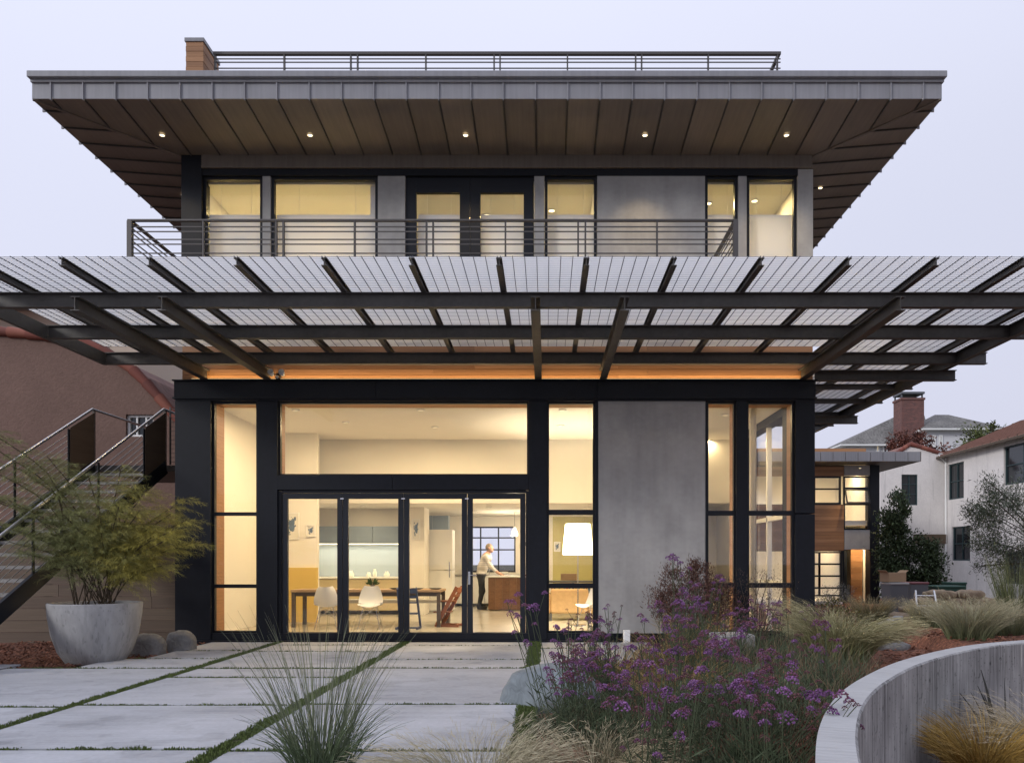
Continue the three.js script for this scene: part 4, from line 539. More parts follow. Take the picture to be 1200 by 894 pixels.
// ------------------------------------------------------------------ planter bowl, its plant, boulders
function rock(name, label, pos, sx, sy, sz, seed, mat, det = 4) { const g0 = new THREE.IcosahedronGeometry(1, det), nn = makeNoise(seed); const g = mergeVertices((g0.deleteAttribute('uv'), g0.deleteAttribute('normal'), g0), 1e-4), p = g.attributes.position; for (let i = 0; i < p.count; i++) { const x = p.getX(i), y = p.getY(i), z = p.getZ(i); const d = .78 + .34 * nn(x * .06 + .5 + z * .03, y * .06 + .5 - z * .04, 32, 32, 4, .5); const q = v => Math.sign(v) * Math.pow(Math.abs(v), .8); p.setXYZ(i, q(x) * d * sx, q(y) * d * sy, q(z) * d * sz); } g.computeVertexNormals(); const m = mesh(name, boxUV(g), mat); m.position.set(...pos); return tag(m, label, 'stone'); }
{
  const o = thing('bowl_planter', 'big tapered pale concrete bowl planter on the mulch by the stair', 'planter', [-6.16, -.075, 2.5]);
  const prof = [[0, .02], [.30, .0], [.36, .02], [.46, .18], [.535, .42], [.572, .66], [.585, .82], [.575, .835], [.545, .835], [.535, .80], [.52, .72], [0, .72]].map(a => new THREE.Vector2(...a)); mesh('bowl', new THREE.LatheGeometry(prof, 64), M.pot.clone(), o); o.children[0].material.map = M.pot.map.clone(); o.children[0].material.map.repeat.set(3, .9); o.children[0].material.map.needsUpdate = true;
  const dirt = new THREE.CylinderGeometry(.525, .52, .03, 40).translate(0, .735, 0); mesh('soil', dirt, std({ color: rgb(.035, .025, .018), roughness: 1 }), o);
  const pl = thing('feathery_shrub', 'wispy yellow-green feathery shrub growing in the concrete bowl, bent by wind', 'shrub', [-6.16, .66, 2.5]);
  const r = rng(77), b = new Blades(), stems = [];
  const tips = [[1.25, 1.25, 0], [1.05, .95, .25], [1.15, 1.55, -.2], [.75, 1.65, .1], [.85, 1.0, -.35], [.45, 1.75, -.2], [.2, 1.5, .3], [-.1, 1.85, 0], [-.45, 1.7, .2], [-.75, 1.45, -.2], [-1.05, 1.95, .0], [-1.2, 2.2, .3], [-1.0, 1.1, .2], [-1.25, .95, -.1], [.3, 1.05, .4], [-.4, 1.05, .35], [.6, .75, .35], [-.8, .8, .35], [.95, .62, .1], [-1.35, 1.55, .25], [1.4, .95, .05], [0.1, .8, -.3], [-1.5, 1.25, .1], [-1.6, 2.05, .2], [-1.7, 1.7, .3], [-1.35, 2.45, .2], [-.6, 2.1, .1], [.3, 2.0, -.1], [.75, 1.35, .3], [1.2, 1.1, .3], [-.2, 1.3, .4], [.5, 1.4, .35], [-1.0, 1.5, .3], [1.0, 1.35, -.1]];
  for (const [tx, ty, tz] of tips) {
    const a = V((r() - .5) * .5, 0, (r() - .5) * .4), e = V(tx, ty, tz), m = V(tx * .45 + .08, ty * .72, tz * .5), cv = new THREE.CatmullRomCurve3([a, a.clone().lerp(m, .5).add(V(0, .06, 0)), m, e.clone().add(V(0, -.02, 0))]);
    stems.push(new THREE.TubeGeometry(cv, 12, .008, 5));
    for (let i = 0; i < 68; i++) {
      const t = .36 + .64 * Math.pow(r(), .8), p = cv.getPoint(t), az = r() * 6.28, el = .5 * r() - .1; const d = V(Math.cos(az) * Math.cos(el) + .55, Math.sin(el) + .12, Math.sin(az) * Math.cos(el)).normalize(), L = (.26 + .40 * r()) * lerp(1.1, .6, t); let q = p.clone(), dir = d.clone(); const yel = sstep(-.2, 1.2, tx + .4 * (r() - .5)); const br = [p.clone()];
      for (let s = 0; s < 7; s++) { dir.y -= .07; dir.normalize(); q = q.clone().addScaledVector(dir, L / 7); br.push(q); const k = .65 + .7 * r(), c = [lerp(.21, .35, yel) * k, lerp(.22, .30, yel) * k, lerp(.08, .055, yel) * k]; for (let w = 0; w < 8; w++) { const nd = dir.clone().multiplyScalar(.9).add(V(r() - .5, r() - .62, r() - .5).multiplyScalar(1.3)).normalize(); const ln = .045 + .06 * r(); b.leaf(q.clone().addScaledVector(dir, -L / 7 * r()), nd, V(r() - .5, r(), r() - .5), ln, .0028, c); } }
      b.strip(br, .003, [.10, .105, .035]);
    }
  }
  mesh('stems', stems, std({ color: rgb(.05, .035, .02), roughness: .9 }), pl); tag(mesh('foliage', b.geo(), M.leaf, pl), null, null, null, 'stuff');
  rock('boulder', 'rounded grey boulder on the mulch beside the patio edge', [-5.88, .02, 1.62], .25, .24, .2, 3, M.stone); rock('boulder', 'smaller rounded grey boulder tucked behind its neighbour by the black column', [-5.55, .04, 1.25], .22, .24, .2, 6, M.stone);
}
// ------------------------------------------------------------------ brown neighbour house on the left
{
  const nb = thing('brown_house', 'brown stucco house with red clay verge tiles behind the metal stair', 'house'), z = -4;
  const prof = [[-21, 6.9], [-14.5, 6.55], [-11.85, 6.24], [-10.73, 6.12], [-9.95, 5.98], [-9.5, 5.76], [-8.93, 5.38], [-8.05, 4.42], [-7.3, 3.6]];
  const sh = new THREE.Shape([...prof, [-7.3, -.6], [-21, -.6]].map(a => new THREE.Vector2(...a))); const hole = new THREE.Path([[-9.12, 4.02], [-9.12, 4.5], [-8.52, 4.5], [-8.52, 4.02]].map(a => new THREE.Vector2(...a))); sh.holes.push(hole);
  const g = new THREE.ExtrudeGeometry(sh, { depth: .3, bevelEnabled: false }).translate(0, 0, z - .3); mesh('wall', boxUV(g), M.stuccoBrown, nb);
  mesh('return_wall', bx(-7.6, -7.3, -.6, 3.6, -12, z - .3), M.stuccoBrown, nb);
  const w = windowPart(nb, 'window', -9.12, -8.52, 4.02, 4.5, z - .08, .05, [], [-8.92, -8.72], { mat: M.white, mw: .035, glass: M.darkPane });
  const cv = new THREE.CatmullRomCurve3(prof.map(([x, y]) => V(x, y + .06, z + .02)), false, 'centripetal'), L = cv.getLength(), n = Math.floor(L / .4);
  for (let i = 0; i < n; i++) { const a = cv.getPointAt(i / n), b = cv.getPointAt(Math.min(1, (i + 1.12) / n)); const d = b.clone().sub(a), len = d.length(); const t = new THREE.CylinderGeometry(.092, .122, len, 12, 1, false, 0, Math.PI * 2).applyQuaternion(new THREE.Quaternion().setFromUnitVectors(V(0, 1, 0), d.normalize())); t.translate((a.x + b.x) / 2, (a.y + b.y) / 2, a.z); mesh('verge_tile', t, M.clay[(i * 5) % 3], nb); }
  const rf = []; for (let i = 0; i < prof.length - 1; i++) { const [x0, y0] = prof[i], [x1, y1] = prof[i + 1]; rf.push(bar(V((x0 + x1) / 2, (y0 + y1) / 2 + .02, z - .15), V((x0 + x1) / 2, (y0 + y1) / 2 + .02, -12), .01, .08)); const q = new THREE.BufferGeometry(); q.setAttribute('position', new THREE.Float32BufferAttribute([x0, y0 + .06, z - .1, x1, y1 + .06, z - .1, x1, y1 + .06, -12, x0, y0 + .06, z - .1, x1, y1 + .06, -12, x0, y0 + .06, -12], 3)); q.computeVertexNormals(); rf.push(boxUV(q)); } mesh('roof', rf, M.clayMix, nb);
  const pw = thing('pale_wall', 'paler tan stucco gable wall behind the brown house', 'wall'); mesh('wall', bx(-9.9, -7.2, -.6, 6.2, -8.6, -8.3), std({ color: rgb(.34, .24, .19), roughness: .95 }), pw); mesh('ledge', bx(-9.9, -7.2, 4.95, 5.03, -8.3, -8.22), M.stuccoBrown, pw);
  const cb = thing('cream_house', 'cream house with a lit window showing above the brown roof', 'house', [-17, 0, -11]); mesh('wall', bx(-5, 4.6, -.6, 8.9, -4, 0), std({ color: rgb(.5, .42, .34), roughness: .95 }), cb); mesh('roof', new THREE.ConeGeometry(7.2, 1.6, 4).rotateY(Math.PI / 4).scale(1, 1, .6).translate(-.2, 9.7, -2), M.shingle, cb);
  const lw = windowPart(cb, 'window', .3, 1.7, 7.2, 8.3, .05, .07, [], [1], { mat: M.white, glass: std({ color: rgb(.3, .25, .12), emissive: rgb(1, .72, .25), emissiveIntensity: .7 }) });
  windowPart(cb, 'window', 2.5, 3.7, 7.2, 8.3, .05, .07, [], [3.1], { mat: M.white, glass: M.darkPane });
}
// ------------------------------------------------------------------ curved board-marked concrete wall
{
  const P = [], UV = [], q = (a, b, c, d, u0, u1, v0, v1, hor) => { P.push(...a, ...b, ...c, ...a, ...c, ...d); UV.push(u0, v0, u1, v0, u1, v1, u0, v0, u1, v1, u0, v1); };
  const r = rng(55), top = .5, bot = -.7, th = .18, ch = .012, ds = wallCurve.getLength() / 260; let off = 0, prevOff = null, nb = 0;
  const at = (i, o, y) => [WC[i].x + WT[i].x * o, y, WC[i].z + WT[i].z * o];
  for (let i = 0; i < 260; i++) {
    if (nb-- <= 0) { prevOff = off; off = (r() - .5) * .006; nb = 1 + Math.floor(r() * 1.6); q(at(i, th + prevOff, bot), at(i, th + off, bot), at(i, th + off, top - ch), at(i, th + prevOff, top - ch), i * ds, i * ds + .01, bot, top); }
    const u0 = i * ds, u1 = u0 + ds;
    q(at(i, th + off, bot), at(i + 1, th + off, bot), at(i + 1, th + off, top - ch), at(i, th + off, top - ch), u0, u1, bot, top - ch);
    q(at(i, th + off, top - ch), at(i + 1, th + off, top - ch), at(i + 1, th - ch, top), at(i, th - ch, top), u0, u1, top - ch, top);
    q(at(i + 1, 0, bot), at(i, 0, bot), at(i, 0, top), at(i + 1, 0, top), u1, u0, bot, top);
  }
  const g = new THREE.BufferGeometry(); g.setAttribute('position', new THREE.Float32BufferAttribute(P, 3)); g.setAttribute('uv', new THREE.Float32BufferAttribute(UV, 2)); g.computeVertexNormals();
  const cw = thing('curved_garden_wall', 'low curved board-marked concrete retaining wall around the planting bed', 'wall'); mesh('wall_face', g, M.board, cw);
  P.length = UV.length = 0; for (let i = 0; i < 260; i++) q(at(i, 0, top), at(i, th - ch, top), at(i + 1, th - ch, top), at(i + 1, 0, top), i * ds, i * ds + ds, 0, .2);
  const g2 = new THREE.BufferGeometry(); g2.setAttribute('position', new THREE.Float32BufferAttribute(P, 3)); g2.setAttribute('uv', new THREE.Float32BufferAttribute(UV, 2)); g2.computeVertexNormals(); mesh('wall_top', g2, M.cast, cw);
}
// ------------------------------------------------------------------ wing and neighbours on the right
{
  const z = -19, X = p => fx(p, z), Y = p => fy(p, z), wg = thing('garden_wing', 'small two-storey modern wing with cedar cladding, flat eave and lit windows behind the house', 'house');
  const wl = part('wall', wg); mesh('wall_body', [bx(X(880), X(989.5), Y(556), Y(545), z - .3, z - .02), bx(X(880), X(990), Y(646), Y(591), z - .3, z - .02)], M.fence[0], wl);
  mesh('concrete_panel', rbx(X(990), X(1020), Y(557), Y(545), z - .2, z, .01, 1), M.concrete, wl); mesh('concrete_panel', rbx(X(990), X(1020), Y(644), Y(621), z - .2, z, .01, 1), M.concrete, wl); mesh('column', rbx(X(1020), X(1031), -.5, Y(545), z - .5, z + .02, .01, 1), M.black, wl);
  let k = 0; for (const [a, b] of [[645, 592], [558, 547], [534, 527]]) { const y0 = b < 530 ? 5.53 : Y(a), y1 = b < 530 ? fy(525.5, z - 1.2) : Y(b), n = Math.max(2, Math.round((y1 - y0) / .15)); for (let i = 0; i < n; i++) mesh('cedar_board', bx(X(880), b < 530 ? X(1029) : X(989.2), lerp(y0, y1, i / n) + .005, lerp(y0, y1, (i + 1) / n), z - .1 - (b < 530 ? 1.2 : 0), z + .015 - (b < 530 ? 1.2 : 0)), M.cedar[(k++ * 2) % 3], wg); }
  windowPart(wg, 'window', X(930), X(986), Y(591), Y(558), z, .07, [Y(573)], [X(955)], { mw: .06 }); windowPart(wg, 'window', X(989), X(1019.5), Y(621), Y(558), z, .06, [Y(572), Y(591)], [], { mw: .07 });
  const sash = windowPart(wg, 'awning_sash', X(990), X(1018), -.62, 0, 0, .05, [], [], { dep: .05 }); sash.position.set(0, Y(573), z + .05); sash.rotation.x = -.35;
  windowPart(wg, 'window', X(930), X(987), -.1, Y(646.5), z, .06, [Y(661), Y(675), Y(689)], [X(948), X(961)], { mw: .07 });
  mesh('doorway_reveal', [bx(X(988), X(990), -.5, Y(645), z - 1.2, z)], M.black, wg); mesh('doorway_back', [bx(X(988), X(1006), -.5, Y(645), z - 1.3, z - 1.2)], M.black, wg);
  for (let i = 0; i < 12; i++) mesh('cedar_board', bx(X(1006.5), X(1020), -.45 + i * .25, -.205 + i * .25, z - .9, z - .8), M.cedar[i % 3], wg);
  // rooms behind, lit
  mesh('room', [bx(X(880), X(1024), 2.75, 2.95, z - 4, z - .3), bx(X(880), X(1024), 5.3, 5.5, z - 4, z - .3), bx(X(880), X(1024), -.5, 5.4, z - 4.2, z - 4), bx(X(1021), X(1024), -.5, 5.4, z - 4, z - .5), bx(X(880), X(988), -.5, -.3, z - 4, z), bx(X(986), X(988), -.5, 2.8, z - 4, z - .2)], M.plaster, wg);
  const rp = part('roof', wg); mesh('roof_slab', [bx(X(870), X(1064), Y(534.5) - .2, Y(534.5), z - 6, z + 1.1)], M.soffit[1], rp); for (let i = 0; i < 13; i++) { const a = lerp(X(880), X(1064), i / 13), b = lerp(X(880), X(1064), (i + 1) / 13); mesh('fascia_panel', bx(a + .01, b - .01, Y(534.5) - .34, Y(534.5) + .03, z + 1.1, z + 1.13), M.zinc, rp); } mesh('eave_edge', [bx(X(1064), X(1064) + .04, Y(534.5) - .34, Y(534.5) + .03, z - 6, z + 1.1), bx(X(870), X(1064), Y(534.5) - .33, Y(534.5) - .2, z - 6, z + 1.09)], M.soffit[0], rp);
  downlight(X(955), 5.19, z - 1.6, 420, .2, 'round ceiling downlight in the upper room of the garden wing'); downlight(X(1003), 5.19, z - 1.5, 420, .2, 'round ceiling downlight behind the opened awning window of the wing'); downlight(X(962), 2.74, z - 1.6, 500, .2, 'round ceiling downlight behind the gridded lower window of the wing'); downlight(X(1002), Y(545) - .18, z + .55, 14, .1, 'small lit downlight under the flat eave of the garden wing', null, .8); downlight(X(1005), 2.6, z - .5, 30, .12, 'small downlight over the cedar lined doorway of the wing', null, 1.0);

  // white stucco house with a clay roof
  const wh = thing('white_stucco_house', 'white stucco house with barrel clay roof tiles and dark green windows', 'house'), GZ = -28.43, WX = 20.72, EY = 6.89;
  const gs = new THREE.Shape([[17.36, -.6], [20.72, -.6], [20.72, 6.86], [18.9, 7.28], [18.13, 6.75], [17.36, 6.05]].map(a => new THREE.Vector2(...a))); const wy0 = fy(592, GZ), wy1 = fy(556, GZ), wx0 = fx(1057, GZ), wx1 = fx(1076, GZ); gs.holes.push(new THREE.Path([[wx0, wy0], [wx0, wy1], [wx1, wy1], [wx1, wy0]].map(a => new THREE.Vector2(...a))));
  mesh('gable_wall', boxUV(new THREE.ExtrudeGeometry(gs, { depth: .3, bevelEnabled: false }).translate(0, 0, GZ - .3)), M.stuccoWhite, wh);
  mesh('ledge', [bx(19.04, 20.7, 2.2, 2.69, GZ, GZ + .2)], M.fence[1], wh);
  windowPart(wh, 'window', wx0, wx1, wy0, wy1, GZ - .06, .06, [lerp(wy0, wy1, .36), lerp(wy0, wy1, .68)], [(wx0 + wx1) / 2], { mat: M.shutterGreen, mw: .04, glass: M.darkPane });
  // long wall facing the garden, with openings left between its blocks
  const lw = part('long_wall', wh), op = [[-28.2, -26.6, 4.44, 6.26], [-27.8, -26.0, 1.33, 3.04], [-23.1, -20.3, 4.72, 6.47], [-23.1, -20.3, .3, 1.71]];
  { const s = new THREE.Shape([[-28.4, -.6], [-8, -.6], [-8, EY], [-28.4, EY]].map(a => new THREE.Vector2(...a))); for (const [a, b, c, d] of op) s.holes.push(new THREE.Path([[a, c], [a, d], [b, d], [b, c]].map(v => new THREE.Vector2(...v)))); mesh('wall_face', boxUV(new THREE.ExtrudeGeometry(s, { depth: .3, bevelEnabled: false }).rotateY(-Math.PI / 2).translate(WX + .3, 0, 0)), M.stuccoWhite, lw); }
  for (const [a, b, c, d] of op) { const w = windowPart(wh, 'window', 0, b - a, c, d, 0, .07, [(c + d) / 2], [(b - a) / 2], { mat: M.shutterGreen, mw: .05, glass: M.darkPane }); w.position.set(WX + .08, 0, a); w.rotation.y = -Math.PI / 2; }
  mesh('downspout', [rod(V(WX - .06, -.5, -28.28), V(WX - .06, EY - .5, -28.28), .055, 8), rod(V(WX - .06, EY - .5, -28.28), V(WX - .45, EY - .1, -28.28), .055, 8)], M.white, wh);
  const rf = part('roof', wh), T = [], r = rng(12); const tileG = (L) => { const g = new THREE.CylinderGeometry(.105, .085, L, 8, 1, true, -Math.PI / 2, Math.PI); return g; };
  const rise = .42, W = 4.2; for (let zz = -28.6; zz < -8; zz += .235) for (let s = 0; s < 10; s++) { const x0 = WX - .45 + s * .45; const g = tileG(.5); g.rotateX(Math.PI / 2).rotateY(-Math.PI / 2); g.rotateZ(Math.atan(rise)); g.translate(x0 + .2, EY + .05 + (x0 + .2 - WX) * rise + (r() - .5) * .02, zz + (r() - .5) * .02); T.push(g); }
  for (const g of T) g.rotateX(0); mesh('tile_field', T, std({ map: M.clayMix.map, roughness: .85, side: THREE.DoubleSide }), rf).userData.kind = 'stuff';
  mesh('roof_deck', [prism([[WX - .5, -28.6], [WX + W, -28.6], [WX + W, -8], [WX - .5, -8]].reverse(), (x) => EY - .1 + (x - WX) * rise, (x) => EY + .0 + (x - WX) * rise)], M.bark, rf);
  for (let i = 0; i < 9; i++) { const a = lerp(17.29, 18.9, i / 9), b = lerp(17.29, 18.9, (i + 1.1) / 9), y0 = lerp(6.08, 7.38, Math.pow(i / 9, .8)), y1 = lerp(6.08, 7.38, Math.pow(Math.min(1, (i + 1.1) / 9), .8)); mesh('verge_tile', rod(V(a, y0, GZ), V(b, y1, GZ), .12, 10, .1), M.clay[i % 3], rf); }
  for (let i = 0; i < 5; i++) { const a = lerp(18.9, 20.3, i / 5), b = lerp(18.9, 20.3, (i + 1.1) / 5); mesh('verge_tile', rod(V(a, lerp(7.38, 6.94, i / 5), GZ), V(b, lerp(7.38, 6.94, (i + 1.1) / 5), GZ), .12, 10, .1), M.clay[(i * 2) % 3], rf); }
  mesh('gable_roof', [prism([[17.2, -36], [18.9, -36], [18.9, GZ], [17.2, GZ]].reverse(), (x) => 5.98 + (x - 17.2) * .77, (x) => 6.06 + (x - 17.2) * .77), prism([[18.9, -36], [21.2, -36], [21.2, GZ], [18.9, GZ]].reverse(), (x) => 7.22 - (x - 18.9) * .2, (x) => 7.31 - (x - 18.9) * .2)], M.clayMix, rf);
  for (let zz = -28.3; zz < -8.5; zz += .7) mesh('rafter_tail', bar(V(WX - .42, EY - .17, zz), V(WX - .02, EY - .06, zz), .09, .12), M.bark, rf);

  // shingled house far behind
  const D = 68.6, bz = CAMZ - D, BX = p => fx(p, bz), BY = p => fy(p, bz), sh = thing('shingle_house', 'white house with grey hipped shingle roof far behind', 'house');
  const R = []; const hip = (x0, x1, z0, z1, ye, yr, rx0, rx1, rz) => { const q = []; const A = [x0, ye, z1], B = [x1, ye, z1], C = [x1, ye, z0], Dd = [x0, ye, z0], E = [rx0, yr, rz], F = [rx1, yr, rz]; q.push(...A, ...B, ...F, ...A, ...F, ...E, ...B, ...C, ...F, ...C, ...Dd, ...E, ...C, ...E, ...F, ...Dd, ...A, ...E); const g = new THREE.BufferGeometry(); g.setAttribute('position', new THREE.Float32BufferAttribute(q, 3)); g.computeVertexNormals(); R.push(boxUV(g)); };
  hip(BX(985), BX(1092), bz - 10, bz, BY(521), fy(487, bz - 5), fx(1052, bz - 5), fx(1084, bz - 5), bz - 5); hip(BX(1072), BX(1172), bz - 9, bz + 1.6, BY(506), fy(486, bz - 4), fx(1096, bz - 4), fx(1112, bz - 4), bz - 4);
  mesh('roof', R, M.shingle, sh); const sw = std({ color: rgb(.62, .62, .64), roughness: .9 }); mesh('wall', [bx(BX(996), BX(1074), 0, BY(520), bz - 9, bz - .6), bx(BX(1082), BX(1160), 0, BY(506.5), bz - 8, bz + 1)], sw, sh); mesh('eave', [bx(BX(985), BX(1092), BY(522.2), BY(520.6), bz - 10, bz + .1), bx(BX(1072), BX(1172), BY(507.2), BY(505.6), bz - 9, bz + 1.7)], M.white, sh);
  for (const [a, b, c, d] of [[1030, 1034, 529, 519.5], [1038, 1053, 531, 520.5], [1055, 1060, 531, 520.5]]) windowPart(sh, 'window', BX(a), BX(b), BY(c), BY(d), bz - .5, .12, [], b - a > 8 ? [BX(a + 5), BX(b - 5)] : [], { mat: M.white, mw: .1, glass: a < 1035 ? std({ color: rgb(.3, .25, .15), emissive: rgb(1, .75, .4), emissiveIntensity: .8 }) : M.darkPane });
  for (const [a, b] of [[1086, 1090], [1094, 1098], [1128, 1134]]) windowPart(sh, 'window', BX(a), BX(b), BY(526), BY(512), bz + 1.1, .12, [], [], { mat: M.white, glass: M.darkPane });
  const ch = thing('brick_chimney', 'tall red brick chimney with metal cowl above the grey shingle roof', 'chimney'); mesh('stack', [bx(BX(1057), BX(1083.5), 5, BY(466), bz - 1.6, bz)], M.brickFar, ch); mesh('corbel', [bx(BX(1056), BX(1084.5), BY(468.5), BY(466), bz - 1.67, bz + .07)], M.brickFar, ch); mesh('cowl', [bx(BX(1056.5), BX(1084), BY(461.5), BY(459), bz - 1.65, bz + .05), ...[1058, 1082].flatMap(p => [bx(BX(p) - .06, BX(p) + .06, BY(466), BY(461.5), bz - 1.5, bz - 1.4), bx(BX(p) - .06, BX(p) + .06, BY(466), BY(461.5), bz - .2, bz - .1)])], M.plasticGrey, ch);
}
// ------------------------------------------------------------------ yard things on the right
{
  const bin = (name, label, x, z, w, h, mat, lidMat) => { const o = thing(name, label, 'bin', [x, groundH(x, z) - .02, z], .1); const g = new THREE.CylinderGeometry(w * .5 * 1.414, w * .42 * 1.414, h, 4, 1).rotateY(Math.PI / 4).translate(0, h / 2, 0); mesh('body', toCreasedNormals(g, .5), mat, o); mesh('lid', rbx(-w * .54, w * .54, h, h + .07, -w * .55, w * .55, .025, 2), lidMat, o); mesh('handle', rod(V(-w * .4, h - .05, -w * .55), V(w * .4, h - .05, -w * .55), .02, 6), lidMat, o); for (const s of [-1, 1]) mesh('wheel', new THREE.CylinderGeometry(.1, .1, .05, 14).rotateZ(Math.PI / 2).translate(s * w * .4, .1, -w * .45), M.plasticGrey, o); return o; };
  bin('grey_wheelie_bin', 'grey wheelie bin carrying a cardboard box beside the wing', 11.6, -13.4, .62, .98, M.plasticGrey, M.grey); bin('red_wheelie_bin', 'dark bin with a maroon lid between grey bin and green bin', 12.5, -13.9, .62, .98, M.plasticGrey, M.plasticRed); bin('green_wheelie_bin', 'wide dark green bin against the white house', 13.6, -14.3, 1.0, .85, M.plasticGreen, M.plasticGreen); bin('green_wheelie_bin', 'dark green bin with its back to the ivy', 14.35, -14.9, .55, .95, M.plasticGreen, M.plasticGreen);
  { const o = thing('cardboard_box', 'brown cardboard box on the grey bin', 'box', [11.55, groundH(11.6, -13.4) + 1.05, -13.4], .2); mesh('body', bx(-.32, .32, 0, .3, -.25, .25), M.card, o); for (const s of [-1, 1]) mesh('flap', bar(V(s * .32, .3, 0), V(s * .42, .38, 0), .45, .01), M.card, o); }
  // sandbags
  const bg0 = new THREE.SphereGeometry(1, 20, 12), p = bg0.attributes.position; for (let i = 0; i < p.count; i++) { const q = v => Math.sign(v) * Math.pow(Math.abs(v), .62); const x = q(p.getX(i)), y = q(p.getY(i)), z = q(p.getZ(i)); p.setXYZ(i, x * .42 * (1 + .06 * Math.sin(z * 5)), y * .13 * (1 - .35 * x * x) + .015 * Math.sin(x * 9 + z * 4), z * .26); } bg0.computeVertexNormals(); boxUV(bg0);
  const r = rng(9), spots = []; for (let lv = 0; lv < 4; lv++) for (let i = 0; i < 5 - lv; i++) for (let j = 0; j < (lv < 2 ? 2 : 1); j++) spots.push([11.0 + .74 * i + lv * .34 + .1 * r(), lv, -8.2 + j * .5]);
  for (let i = 0; i < 3; i++) spots.push([14.4 + .6 * i, 0, -8.0], [14.6 + .5 * i, 1, -8.1]);
  spots.forEach(([x, lv, z]) => { const m = mesh('sandbag', bg0, M.burlap[Math.floor(r() * 3)]); m.position.set(x - 1.5, groundH(x - 1.5, z) + .24 + lv * .2, z); m.rotation.y = (r() - .5) * .5; m.rotation.z = (r() - .5) * .12; tag(m, 'tan filled sack in the heap before the white house', 'sandbag', 'heaped tan sacks'); });
  { const o = thing('green_bucket', 'green and white bucket standing among the tan sacks', 'bucket', [11.3, groundH(11.3, -7.5), -7.5]); mesh('pail', new THREE.LatheGeometry([[0, 0], [.17, 0], [.21, .42], [.2, .42], [.16, .02], [0, .02]].map(a => new THREE.Vector2(...a)), 24).translate(0, 0, 0), M.white, o); mesh('rim_band', new THREE.CylinderGeometry(.218, .2, .18, 24, 1, true).translate(0, .33, 0), std({ color: rgb(.02, .11, .08), roughness: .5, side: THREE.DoubleSide }), o); mesh('bail', tube([V(-.21, .4, 0), V(-.12, .25, .2), V(.12, .25, .2), V(.21, .4, 0)], .006, 5, 16), M.chrome, o); }
  { const o = thing('aluminium_ladder', 'short aluminium ladder leaning by the feather grass', 'ladder', [7.6, groundH(7.6, -2.6), -2.6], -.2); for (const s of [-1, 1]) mesh('rail', bar(V(s * .2, 0, .16), V(s * .17, .62, -.16), .03, .05), M.chrome, o); for (let i = 0; i < 3; i++) mesh('rung', rod(V(-.2, .12 + i * .2, .1 - i * .105), V(.2, .12 + i * .2, .1 - i * .105), .015, 6), M.chrome, o); for (const s of [-1, 1]) mesh('rail', bar(V(s * .2, 0, -.42), V(s * .17, .62, -.17), .025, .03), M.chrome, o); }
  { const o = thing('edging_strip', 'pale concrete edging strip beside the gravel path', 'edging'); let k = 0; for (let i = 0; i < 5; i++) mesh('edging_block', bar(V(4.95 + i * .42, .16, 1.0 - i * .72), V(4.95 + (i + .97) * .42, .15, 1.0 - (i + .97) * .72), .16, .16), M.paving[k++ % 3], o); }
  rock('garden_stone', 'small grey stone lying on the red mulch', [3.98, .33, 4.2], .22, .09, .15, 21, M.stone);
  rock('blue_grey_boulder', 'broad blue-grey boulder half hidden by the purple flowers', [.06, -.02, 5.7], .5, .36, .42, 33, M.bluestone, 5);
  { const o = thing('concrete_cube', 'square concrete garden block among the verbena', 'block', [2.1, .08, 4.4], .15); mesh('block', rbx(-.2, .2, -.1, .42, -.2, .2, .012, 2), M.concrete, o); mesh('cap_joint', bx(-.185, .185, .42, .428, -.185, .185), M.grey, o); }
  { const o = thing('garden_light', 'short concrete path light with a white top beside the concrete wall', 'light', [1.15, -.06, 2.0], .1); mesh('base', rbx(-.07, .07, 0, .22, -.07, .07, .008, 1), M.concrete, o); mesh('diffuser', rbx(-.045, .045, .22, .4, -.045, .045, .01, 2), M.white, o); }
}
// ------------------------------------------------------------------ plants
const C3 = (c, k) => [c[0] * k, c[1] * k, c[2] * k];
function grassClump(name, label, pos, o) { // tuft of fine arching blades
  const r = rng(o.seed), b = new Blades(), t = thing(name, label, 'grass', pos, 0, o.group); const seeds = new Blades();
  for (let i = 0; i < o.n; i++) {
    const a = r() * 6.283, rad = o.base * Math.sqrt(r()), L = o.h * (.55 + .5 * r()), lean = o.lean * (.15 + r()), az = a + (r() - .5) * 1.2; let p = V(Math.cos(a) * rad, -.01, Math.sin(a) * rad), d = V(Math.cos(az) * lean + (o.wind || 0) * .35, 1, Math.sin(az) * lean).normalize(); const pts = [p.clone()], n = o.seg || 6; for (let s = 0; s < n; s++) { d.x += (Math.cos(az) * o.droop + (o.wind || 0) * .3) / n * (s / n + .3); d.z += Math.sin(az) * o.droop / n * (s / n + .3); d.y -= o.droop * (s / n) * 1.1 / n; d.normalize(); p = p.clone().addScaledVector(d, L / n); pts.push(p); }
    const k = .65 + .7 * r(), mix = r(); const c1 = C3(o.c1.map((v, q) => lerp(v, o.c1b ? o.c1b[q] : v, mix)), k), c2 = C3(o.c2, k); b.strip(pts, o.w * (.6 + .8 * r()), c1, c2, .85);
    if (o.seed_heads && r() < o.seed_heads) { const e = pts[n]; for (let s = 0; s < 5; s++) { const dd = d.clone().add(V(r() - .5, r() - .4, r() - .5).multiplyScalar(.7)).normalize(); seeds.leaf(e.clone().addScaledVector(d, -.03 * s), dd, V(r() - .5, r(), r() - .5), .05 + .04 * r(), .0035, C3(o.c2, 1.1)); } }
  }
  mesh('blades', b.geo(), M.leaf, t).userData.kind = 'stuff'; if (seeds.p.length) mesh('seed_heads', seeds.geo(), M.leaf, t); return t;
}
